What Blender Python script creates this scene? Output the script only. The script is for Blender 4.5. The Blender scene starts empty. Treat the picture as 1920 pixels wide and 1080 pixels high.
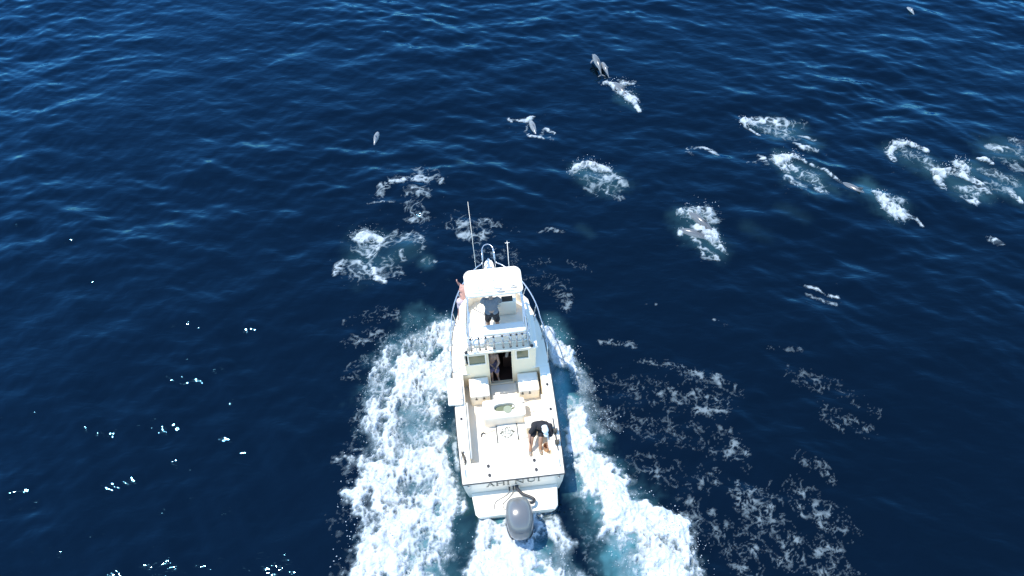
import bpy, bmesh, math, random
import numpy as np
from mathutils import Vector, Matrix
random.seed(7)
S = bpy.context.scene
C = S.collection
R = math.radians

# ------------------------------------------------------------------ camera
cam = bpy.data.objects.new('camera', bpy.data.cameras.new('camera'))
C.objects.link(cam); S.camera = cam
cam.location = (0, 0, 20.77)
cam.rotation_euler = (R(90 - 49.2), 0, 0)
cam.data.sensor_width = 36; cam.data.lens = 36 * 1502 / 1920
cam.data.clip_start = .1; cam.data.clip_end = 20000
# ------------------------------------------------------------------ light
SUN_EL = 68.5
sdir = Vector((-math.cos(R(SUN_EL)) * math.sin(R(84)), math.cos(R(SUN_EL)) * math.cos(R(84)), math.sin(R(SUN_EL))))
w = bpy.data.worlds.new('World'); S.world = w; w.use_nodes = True
nt = w.node_tree; bg = nt.nodes['Background']
sky = nt.nodes.new('ShaderNodeTexSky'); sky.sky_type = 'NISHITA'; sky.sun_disc = False
sky.sun_elevation = R(SUN_EL); sky.sun_rotation = math.atan2(sdir.x, sdir.y)
sky.air_density = 1.0; sky.dust_density = 0; sky.ozone_density = 4.5
hs = nt.nodes.new('ShaderNodeHueSaturation'); hs.inputs['Saturation'].default_value = 1.08; hs.inputs['Hue'].default_value = .496
nt.links.new(sky.outputs[0], hs.inputs['Color']); nt.links.new(hs.outputs[0], bg.inputs[0]); bg.inputs[1].default_value = .15
sl = bpy.data.lights.new('sun', 'SUN'); sl.energy = 2.1; sl.angle = R(.6); sl.color = (1, .96, .89)
so = bpy.data.objects.new('sun', sl); C.objects.link(so)
so.rotation_euler = sdir.to_track_quat('Z', 'Y').to_euler(); so.location = sdir * 60
S.view_settings.view_transform = 'Standard'; S.view_settings.look = 'None'
S.view_settings.exposure = 1.42; S.view_settings.gamma = 1
S.render.engine = 'CYCLES'

# ------------------------------------------------------------------ materials
def mat(name, col, rough=.5, metal=0, var=.06, vscale=3, bump=0, bscale=40, spec=.5, coat=0):
    m = bpy.data.materials.new(name); m.use_nodes = True; n = m.node_tree; b = n.nodes['Principled BSDF']
    b.inputs['Roughness'].default_value = rough; b.inputs['Metallic'].default_value = metal
    b.inputs['Specular IOR Level'].default_value = spec; b.inputs['Coat Weight'].default_value = coat
    g = n.nodes.new('ShaderNodeNewGeometry')
    t = n.nodes.new('ShaderNodeTexNoise'); t.inputs['Scale'].default_value = vscale; t.inputs['Detail'].default_value = 5
    n.links.new(g.outputs['Position'], t.inputs['Vector'])
    r = n.nodes.new('ShaderNodeMix'); r.data_type = 'RGBA'
    n.links.new(t.outputs['Fac'], r.inputs[0])
    r.inputs[6].default_value = [min(1, c * (1 - var)) for c in col] + [1]
    r.inputs[7].default_value = [min(1, c * (1 + var)) for c in col] + [1]
    n.links.new(r.outputs[2], b.inputs['Base Color'])
    if bump:
        t2 = n.nodes.new('ShaderNodeTexNoise'); t2.inputs['Scale'].default_value = bscale
        n.links.new(g.outputs['Position'], t2.inputs['Vector'])
        bu = n.nodes.new('ShaderNodeBump'); bu.inputs['Distance'].default_value = bump
        n.links.new(t2.outputs['Fac'], bu.inputs['Height']); n.links.new(bu.outputs[0], b.inputs['Normal'])
    return m
M = dict(
    gel=mat('white gelcoat', (.90, .80, .64), .3, coat=.3, var=.03),
    nonskid=mat('nonskid deck', (.86, .78, .63), .7, bump=.003, bscale=90, var=.05),
    cream=mat('cream liner', (.92, .76, .51), .45, var=.04),
    rubber=mat('black rubber', (.03, .03, .032), .5),
    steel=mat('stainless tube', (.62, .62, .62), .25, .9),
    alu=mat('painted aluminium tube', (.72, .73, .74), .35, .2),
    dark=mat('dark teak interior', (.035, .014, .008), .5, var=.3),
    glass=mat('smoked window glass', (.115, .125, .06), .12, var=.25, vscale=2),
    cowl=mat('slate metallic cowling', (.17, .165, .155), .28, .25, coat=.5, var=.08),
    cowl2=mat('dark slate casting', (.06, .07, .085), .4, .2),
    vinyl=mat('white vinyl cushion', (.86, .80, .68), .55, bump=.002, bscale=25),
    bag=mat('cream bag canvas', (.74, .72, .62), .75, bump=.006, bscale=14, var=.07),
    ink=mat('faded black print', (.17, .155, .12), .7),
    ink2=mat('grey green print', (.10, .10, .07), .7),
    **{'grey tube': mat('grey anodised tube', (.42, .42, .41), .3, .6)},
    black=mat('black plastic', (.02, .02, .022), .4),
    skin=mat('tanned skin', (.40, .24, .16), .5, var=.12, vscale=6),
    skin2=mat('sunburnt skin', (.50, .26, .19), .5, var=.12, vscale=6),
    hair=mat('brown hair', (.05, .03, .018), .7, bump=.01, bscale=120),
    tblack=mat('black cotton', (.018, .017, .02), .85, bump=.01, bscale=12, var=.3),
    tgrey=mat('grey cotton', (.17, .175, .18), .85, bump=.01, bscale=12, var=.2),
    tpink=mat('pale pink cotton', (.55, .42, .42), .85, bump=.01, bscale=12),
    tviolet=mat('violet grey cotton', (.12, .10, .16), .85, bump=.01, bscale=12),
    tshoe=mat('grey shoe', (.22, .2, .17), .7),
    cap=mat('white cap cloth', (.8, .82, .82), .8, bump=.004, bscale=60),
    brass=mat('dark bronze', (.12, .1, .07), .4, .7),
)
def dolphin_mat(f=.75):
    m = bpy.data.materials.new('wet dolphin skin'); m.use_nodes = True; n = m.node_tree; b = n.nodes['Principled BSDF']
    b.inputs['Roughness'].default_value = .22
    tc = n.nodes.new('ShaderNodeTexCoord'); sp = n.nodes.new('ShaderNodeSeparateXYZ')
    n.links.new(tc.outputs['Object'], sp.inputs[0])
    no = n.nodes.new('ShaderNodeTexNoise'); no.inputs['Scale'].default_value = 6; n.links.new(tc.outputs['Object'], no.inputs[0])
    at = n.nodes.new('ShaderNodeAttribute'); at.attribute_name = 'belly'
    r = n.nodes.new('ShaderNodeValToRGB')
    ad = n.nodes.new('ShaderNodeMath'); ad.operation = 'MULTIPLY_ADD'
    n.links.new(no.outputs['Fac'], ad.inputs[0]); ad.inputs[1].default_value = .18
    n.links.new(at.outputs['Fac'], ad.inputs[2]); n.links.new(ad.outputs[0], r.inputs[0])
    e = r.color_ramp.elements
    e[0].position = .10; e[0].color = (.14 * f, .15 * f, .155 * f, 1)
    e[1].position = .95; e[1].color = (.62, .62, .58, 1)
    k = e.new(.5); k.color = (min(1, .27 * f), min(1, .28 * f), min(1, .27 * f), 1)
    n.links.new(r.outputs[0], b.inputs['Base Color'])
    return m
M['dolphin'] = dolphin_mat(); M['pale dolphin'] = dolphin_mat(1.15)  # second copy is paler: wet glare put into the skin colour

# ------------------------------------------------------------------ helpers
def tag(o, label=None, cat=None, group=None, kind=None):
    if label: o['label'] = label
    if cat: o['category'] = cat
    if group: o['group'] = group
    if kind: o['kind'] = kind
    return o
BOAT = (Matrix.Translation((.076, 10.32, 0)) @ Matrix.Rotation(R(6.23), 4, 'Z') @ Matrix.Rotation(R(2.97), 4, 'X')
        @ Matrix.Rotation(R(-2.09), 4, 'Y'))
def obj(name, bm, m, parent=None, smooth=None, bevel=0, mats=None):
    """bm is in the frame of the root thing; every part keeps that frame"""
    bmesh.ops.recalc_face_normals(bm, faces=bm.faces)
    me = bpy.data.meshes.new(name); bm.to_mesh(me); bm.free()
    o = bpy.data.objects.new(name, me); C.objects.link(o)
    for x in (mats or [m]): me.materials.append(x)
    if smooth is not None:
        me.polygons.foreach_set('use_smooth', [True] * len(me.polygons))
        if smooth: 
            me.set_sharp_from_angle(angle=R(smooth))
    if bevel:
        b = o.modifiers.new('bevel', 'BEVEL'); b.width = bevel; b.segments = 2; b.limit_method = 'ANGLE'; b.angle_limit = R(40)
    if parent: o.parent = parent
    return o
def thing(name, label, cat, base, group=None, rotz=0, boat=True):
    o = bpy.data.objects.new(name, None); C.objects.link(o); o.empty_display_size = .3
    mw = Matrix.Translation(base) @ Matrix.Rotation(rotz, 4, 'Z')
    o.matrix_world = (BOAT @ mw) if boat else mw
    return tag(o, label, cat, group)
def box(bm, x0, x1, y0, y1, z0, z1):
    v = [bm.verts.new((x, y, z)) for z in (z0, z1) for x, y in ((x0, y0), (x1, y0), (x1, y1), (x0, y1))]
    for f in ((3, 2, 1, 0), (4, 5, 6, 7), (0, 1, 5, 4), (1, 2, 6, 5), (2, 3, 7, 6), (3, 0, 4, 7)): bm.faces.new([v[i] for i in f])
def hexa(bm, bot, top):
    v = [bm.verts.new(p) for p in bot + top]
    for f in ((3, 2, 1, 0), (4, 5, 6, 7), (0, 1, 5, 4), (1, 2, 6, 5), (2, 3, 7, 6), (3, 0, 4, 7)): bm.faces.new([v[i] for i in f])
def loft(bm, rings, cap=True, closed=True):
    vs = [[bm.verts.new(p) for p in r] for r in rings]
    n = len(vs[0])
    for a, b in zip(vs, vs[1:]):
        for i in range(n if closed else n - 1):
            j = (i + 1) % n; bm.faces.new((a[i], a[j], b[j], b[i]))
    if cap:
        bm.faces.new(vs[0][::-1]); bm.faces.new(vs[-1])
    return vs
def smooth_path(pts, n=6):
    P = [Vector(p) for p in pts]
    if len(P) < 3: return P
    out = []
    for i in range(len(P) - 1):
        a = P[max(i - 1, 0)]; b = P[i]; c = P[i + 1]; d = P[min(i + 2, len(P) - 1)]
        for k in range(n):
            t = k / n
            out.append(.5 * ((2 * b) + (c - a) * t + (2 * a - 5 * b + 4 * c - d) * t * t + (3 * b - 3 * c + d - a) * t ** 3))
    out.append(P[-1]); return out
def tube(bm, pts, r, n=8, curve=0, r2=None):
    P = smooth_path(pts, curve) if curve else [Vector(p) for p in pts]
    rings = []; ref = Vector((0, 0, 1))
    for i, p in enumerate(P):
        d = (P[min(i + 1, len(P) - 1)] - P[max(i - 1, 0)]).normalized()
        a = d.cross(ref)
        if a.length < .1: a = d.cross(Vector((1, 0, 0)))
        a.normalize(); b = a.cross(d); ref = b if abs(b.dot(d)) < .9 else ref
        rr = r if r2 is None else r + (r2 - r) * i / (len(P) - 1)
        rings.append([p + rr * (math.cos(t) * a + math.sin(t) * b) for t in [k * 2 * math.pi / n for k in range(n)]])
    loft(bm, rings)
def disc(bm, x, y, z0, z1, r, n=14):
    loft(bm, [[(x + r * math.cos(t), y + r * math.sin(t), z) for t in [k * 2 * math.pi / n for k in range(n)]] for z in (z0, z1)])
def rrect(x0, x1, y0, y1, r, n=5):
    out = []
    for cx, cy, a0 in ((x1 - r, y1 - r, 0), (x0 + r, y1 - r, 90), (x0 + r, y0 + r, 180), (x1 - r, y0 + r, 270)):
        for k in range(n + 1):
            a = R(a0 + 90 * k / n); out.append((cx + r * math.cos(a), cy + r * math.sin(a)))
    return out
def ellipsoid(bm, c, r, rot=None, seg=14):
    m = Matrix.Translation(c) @ (rot.to_matrix().to_4x4() if rot else Matrix()) @ Matrix.Diagonal((*r, 1))
    bmesh.ops.create_uvsphere(bm, u_segments=seg, v_segments=seg // 2 + 2, radius=1, matrix=m)
def capsule(bm, a, b, ra, rb):
    a = Vector(a); b = Vector(b); ellipsoid(bm, a, (ra,) * 3, seg=12); ellipsoid(bm, b, (rb,) * 3, seg=12)
    d = (b - a); L = d.length
    if L < 1e-4: return
    q = d.to_track_quat('Z', 'Y')
    m = Matrix.Translation((a + b) / 2) @ q.to_matrix().to_4x4()
    bmesh.ops.create_cone(bm, cap_ends=True, segments=14, radius1=ra, radius2=rb, depth=L, matrix=m)

# ------------------------------------------------------------------ noise and waves (numpy)
_rng = np.random.RandomState(3)
_perm = _rng.permutation(512).astype(np.int64)
_ga = _rng.rand(512) * 2 * np.pi
_gx, _gy = np.cos(_ga), np.sin(_ga)
def perlin(x, y, seed=0):
    xi = np.floor(x).astype(np.int64); yi = np.floor(y).astype(np.int64); xf = x - xi; yf = y - yi
    u = xf * xf * xf * (xf * (xf * 6 - 15) + 10); v = yf * yf * yf * (yf * (yf * 6 - 15) + 10)
    def g(ix, iy, dx, dy):
        h = _perm[(_perm[(_perm[(ix + seed * 57) & 511] + iy) & 511] + seed) & 511]
        return _gx[h] * dx + _gy[h] * dy
    a = g(xi, yi, xf, yf); b = g(xi + 1, yi, xf - 1, yf); c = g(xi, yi + 1, xf, yf - 1); d = g(xi + 1, yi + 1, xf - 1, yf - 1)
    return (a + u * (b - a) + v * (c + u * (d - c) - (a + u * (b - a)))) * 1.5
def fbm(x, y, oct=4, seed=0, gain=.5):
    s = 0; a = 1; t = 0
    for k in range(oct):
        s = s + a * perlin(x * 2 ** k + 17 * k, y * 2 ** k - 9 * k, seed + k); t += a; a *= gain
    return s / t
def ss(a, b, x):
    t = np.clip((x - a) / (b - a), 0, 1); return t * t * (3 - 2 * t)
_wr = np.random.RandomState(11)
_lam = np.exp(np.linspace(np.log(.36), np.log(11), 116)); _N = len(_lam)
_dir = np.radians(78) + _wr.randn(_N) * np.radians(38)
_ph = _wr.rand(_N) * 2 * np.pi
_slope = .0178 * np.where(_lam < .9, 1.0, 1.04) * np.where(_lam > 2.6, .52, 1) * np.where(_lam > 5, .8, 1)
_amp = _slope * _lam / (2 * np.pi) * np.sqrt(2)
def wave(x, y):
    z = np.zeros_like(x)
    wx = x + .5 * perlin(x * .13, y * .13, 5); wy = y + .5 * perlin(x * .13, y * .13, 6)
    for l, d, p, a in zip(_lam, _dir, _ph, _amp):
        k = 2 * np.pi / l
        z += a * np.sin(k * (math.cos(d) * wx + math.sin(d) * wy) + p)
    return z * (.75 + .5 * perlin(x * .11, y * .11, 8))
def grid_mesh(name, X, Y, Z, keep=None, attrs={}):
    ny, nx = X.shape
    idx = np.arange(nx * ny).reshape(ny, nx)
    q = np.stack([idx[:-1, :-1], idx[:-1, 1:], idx[1:, 1:], idx[1:, :-1]], -1).reshape(-1, 4)
    if keep is not None: q = q[keep.reshape(-1)]
    used = np.unique(q); remap = np.full(nx * ny, -1); remap[used] = np.arange(len(used)); q = remap[q]
    co = np.stack([X.ravel(), Y.ravel(), Z.ravel()], -1)[used]
    me = bpy.data.meshes.new(name)
    me.vertices.add(len(co)); me.vertices.foreach_set('co', co.astype(np.float32).ravel())
    me.loops.add(len(q) * 4); me.loops.foreach_set('vertex_index', q.astype(np.int32).ravel())
    me.polygons.add(len(q)); me.polygons.foreach_set('loop_start', np.arange(0, len(q) * 4, 4, dtype=np.int32))
    me.polygons.foreach_set('use_smooth', np.ones(len(q), bool))
    for k, v in attrs.items():
        a = me.attributes.new(k, 'FLOAT', 'POINT'); a.data.foreach_set('value', v.ravel()[used].astype(np.float32))
    me.update(calc_edges=True); me.validate()
    o = bpy.data.objects.new(name, me); C.objects.link(o); return o

WAKE=[[[-1.99,16.15,0.35,1.3,0.25],[-2.4,16.0,0.7,1.3,0.35],[-2.91,15.39,0.95,1.35,0.35],[-3.04,14.36,1.2,1.35,0.3],[-3.2,13.18,1.35,1.15,0.25],[-3.25,11.9,1.45,1.15,0.2],[-3.2,10.7,1.5,1.2,0.2],[-3.04,9.58,1.55,1.2,0.2],[-3.04,8.54,1.6,1.15,0.2],[-3.02,7.55,1.7,1.1,0.2]],[[-2.03,15.61,0.5,1.4,0.35],[-2.09,14.36,0.55,1.3,0.3],[-2.36,13.37,0.5,1.2,0.2],[-2.46,12.44,0.45,0.95,0.15]],[[-2.23,11.38,0.5,1.2,0.15],[-1.89,10.7,0.45,1.25,0.15],[-1.77,9.9,0.5,1.3,0.15],[-1.87,9.13,0.5,1.15,0.12],[-2.1,8.54,0.5,0.8,0.1]],[[-2.5,11.9,0.8,1.1,0.2],[-2.42,10.7,0.8,1.25,0.2],[-2.4,9.43,0.9,1.2,0.2],[-2.67,8.25,1.0,1.0,0.2]],[[1.26,15.01,0.35,0.62,0.03],[1.39,13.96,0.38,0.6,0.03],[1.47,12.81,0.36,0.62,0.03],[1.58,11.55,0.34,0.62,0.03],[1.72,10.38,0.3,0.55,0.03]],[[-3.98,15.39,0.5,0.9,0.2],[-4.1,13.96,0.45,0.95,0.2],[-4.14,12.62,0.5,1.0,0.2],[-3.84,11.55,0.5,1.0,0.2]],[[-4.08,10.7,0.5,0.9,0.15],[-4.27,10.06,0.5,1.0,0.2],[-3.92,9.35,0.6,1.0,0.15],[-3.82,8.54,0.6,1.0,0.15],[-3.88,7.82,0.6,1.0,0.15]],[[-1.7,12.62,0.12,0.75,0.05],[-1.67,11.9,0.15,0.7,0.05],[-1.55,11.04,0.15,0.8,0.05]],[[0.0,9.9,0.9,1.35,0.1],[0.12,9.28,1.05,1.35,0.15],[0.21,8.54,1.25,1.3,0.15],[0.34,7.69,1.45,1.25,0.15]],[[-0.66,9.51,0.35,1.1,0.1],[-0.78,8.68,0.45,1.1,0.1],[-0.97,7.82,0.5,1.0,0.1]],[[1.09,9.35,0.35,1.1,0.08],[1.34,8.54,0.4,1.05,0.1],[1.52,7.76,0.45,1.0,0.1]],[[1.15,16.0,0.3,1.35,0.35],[1.46,15.39,0.42,1.35,0.35],[1.98,14.56,0.3,1.1,0.3],[2.27,13.76,0.35,0.95,0.2],[2.41,12.99,0.5,0.85,0.2],[2.7,12.44,0.4,0.75,0.15]],[[1.2,15.39,0.3,1.3,0.25],[1.52,14.77,0.25,1.0,0.2]],[[1.66,13.37,0.35,1.0,0.12],[1.88,12.62,0.55,1.2,0.15],[2.1,11.73,0.65,1.3,0.2],[2.49,10.7,0.75,1.35,0.2],[3.02,9.82,0.9,1.35,0.25],[3.53,9.13,1.05,1.3,0.25],[3.86,8.25,1.15,1.15,0.25],[3.98,7.55,1.2,1.1,0.2]],[[4.09,9.58,0.5,1.15,0.25],[4.56,9.28,0.4,1.2,0.3],[4.62,8.68,0.5,1.1,0.25],[4.87,7.96,0.5,1.0,0.2]],[[2.65,9.9,0.4,1.0,0.1],[3.01,8.98,0.5,0.95,0.1],[3.07,8.11,0.5,0.85,0.1]],[[2.41,12.99,0.3,0.75,0.1],[2.87,12.62,0.35,0.75,0.1],[3.17,12.44,0.2,0.6,0.08]]]
FLECKS=[[[-5.37,16.49,0.3,0.42,0],[-4.78,16.71,0.4,0.5,0],[-4.0,16.83,0.4,0.5,0],[-3.44,16.49,0.4,0.5,0]],[[-5.17,15.61,0.4,0.42,0],[-4.52,15.93,0.5,0.5,0],[-3.73,15.82,0.5,0.45,0]],[[-4.95,14.56,0.4,0.38,0],[-4.58,14.97,0.5,0.42,0],[-4.17,15.08,0.3,0.45,0]],[[-5.32,14.22,0.1,0.6,0],[-4.79,14.2,0.1,0.85,0]],[[-4.68,9.58,0.35,0.45,0],[-5.01,9.35,0.2,0.4,0]],[[-4.46,13.96,0.3,0.45,0.0],[-4.65,12.62,0.3,0.45,0],[-4.69,11.38,0.3,0.4,0],[-4.76,10.22,0.3,0.4,0]],[[-1.04,19.38,0.5,0.45,0],[-0.19,19.38,0.5,0.4,0],[0.56,18.87,0.4,0.38,0]],[[-0.1,20.85,0.15,0.5,0],[0.29,20.71,0.15,0.5,0]],[[0.97,20.71,0.12,0.55,0],[1.36,20.77,0.12,0.6,0],[1.84,20.58,0.1,0.6,0]],[[0.47,19.0,0.2,0.45,0],[1.13,19.2,0.2,0.55,0],[1.7,19.33,0.15,0.4,0]],[[1.97,19.18,0.15,0.75,0],[2.34,19.0,0.2,0.8,0],[2.7,18.74,0.2,0.6,0]],[[0.74,18.37,0.6,0.4,0],[1.65,18.13,0.6,0.36,0],[1.79,17.18,0.4,0.42,0]],[[-1.47,18.37,0.2,0.4,0],[-1.61,17.18,0.2,0.35,0]],[[4.06,14.87,0.2,0.6,0],[4.81,14.77,0.25,0.6,0],[5.51,14.36,0.35,0.6,0],[6.31,14.16,0.4,0.55,0],[6.96,13.66,0.25,0.5,0]],[[2.34,14.36,0.5,0.42,0],[3.14,13.96,0.6,0.45,0],[4.27,13.76,0.7,0.45,0],[5.37,13.37,0.8,0.46,0],[6.31,13.18,0.6,0.4,0]],[[3.04,12.81,0.6,0.45,0],[3.96,12.44,0.7,0.43,0],[4.89,12.26,0.8,0.44,0],[6.09,11.9,0.7,0.42,0],[6.77,11.38,0.4,0.45,0]],[[2.93,15.61,0.2,0.5,0],[3.95,15.5,0.2,0.5,0]],[[4.48,17.18,0.08,0.55,0],[4.84,17.22,0.08,0.6,0]],[[6.7,16.53,0.08,0.6,0],[7.02,16.31,0.08,0.6,0]],[[3.68,11.21,0.6,0.45,0],[4.55,10.87,0.8,0.45,0],[5.59,10.7,0.6,0.4,0]],[[6.28,10.38,0.5,0.5,0],[6.82,10.06,0.8,0.54,0],[6.98,9.43,0.8,0.52,0],[6.57,8.83,0.6,0.56,0],[7.36,8.54,0.8,0.54,0],[8.46,8.39,0.8,0.53,0]],[[8.31,11.38,0.3,0.6,0],[8.84,11.04,0.35,0.6,0],[9.06,10.7,0.2,0.55,0]],[[6.34,9.13,0.3,0.7,0],[6.58,8.54,0.3,0.75,0],[6.57,8.11,0.3,0.6,0]],[[8.04,10.22,0.7,0.5,0],[8.66,9.74,0.7,0.52,0],[9.08,9.13,0.5,0.46,0]],[[8.68,14.36,0.5,0.4,0],[9.91,13.96,0.5,0.38,0],[10.95,12.99,0.4,0.36,0]],[[9.61,12.81,0.5,0.36,0],[10.46,12.44,0.4,0.38,0]],[[4.99,9.74,0.6,0.45,0],[5.62,9.13,0.6,0.48,0],[6.06,8.39,0.6,0.5,0]],[[8.23,15.39,0.15,0.45,0],[9.23,15.29,0.15,0.45,0]],[[1.84,9.74,0.3,0.4,0],[2.08,8.98,0.4,0.45,0],[2.24,8.25,0.4,0.45,0]],[[-1.29,8.98,0.25,0.4,0],[-1.26,8.25,0.25,0.4,0]],[[1.99,9.9,0.15,0.5,0],[2.17,9.28,0.15,0.55,0]]]
AERATED=[[[-2.2,16.49,0.6,0.5],[-2.76,15.61,1.5,0.7],[-3.11,13.57,1.8,0.7],[-2.51,12.08,1.7,0.6],[-2.23,10.22,1.6,0.9],[-2.36,7.96,1.9,0.95]],[[0.0,9.9,1.1,1],[0.35,7.82,1.7,1]],[[1.32,16.49,0.5,0.5],[1.5,14.36,0.85,0.8],[1.76,12.81,0.9,0.9],[2.08,11.38,0.9,1],[3.05,9.43,1.4,1],[3.53,7.82,1.6,1]],[[10.78,24.59,0.8,0.31],[11.4,23.63,1.1,0.37],[11.87,23.02,0.8,0.25]],[[10.2,26.97,0.6,0.31],[11.23,26.61,1.0,0.37],[12.12,25.75,0.7,0.25]],[[15.43,25.24,0.8,0.31],[16.38,24.27,0.9,0.31]],[[16.68,23.63,0.8,0.31],[17.68,22.72,0.9,0.37]],[[17.94,23.95,1.0,0.37],[19.43,23.02,1.2,0.37]],[[2.61,24.01,0.7,0.31],[3.69,23.17,1.0,0.31]],[[6.6,21.27,0.9,0.37],[7.16,19.9,0.9,0.37]],[[13.48,22.96,0.9,0.37],[14.36,21.84,0.8,0.31]],[[-5.16,19.9,1.1,0.25],[-5.04,18.87,1.0,0.19],[-3.63,19.9,0.8,0.19]],[[19.35,25.41,1.0,0.31],[20.54,24.91,1.2,0.31]],[[-3.0,19.12,0.4,0.25],[-2.89,18.92,0.3,0.25]],[[4.94,28.81,0.7,0.31],[5.32,28.06,0.3,0.25]],[[0.53,25.08,0.35,0.0],[0.53,24.75,0.35,0.0]],[[-2.05,24.65,0.3,0.11],[-1.96,24.39,0.25,0.11]],[[2.54,20.85,0.35,0.07],[2.86,20.44,0.3,0.07]],[[8.68,20.85,0.5,0.09],[9.25,20.3,0.4,0.06]],[[10.14,21.69,0.5,0.09],[10.83,21.27,0.4,0.06]]]
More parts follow.
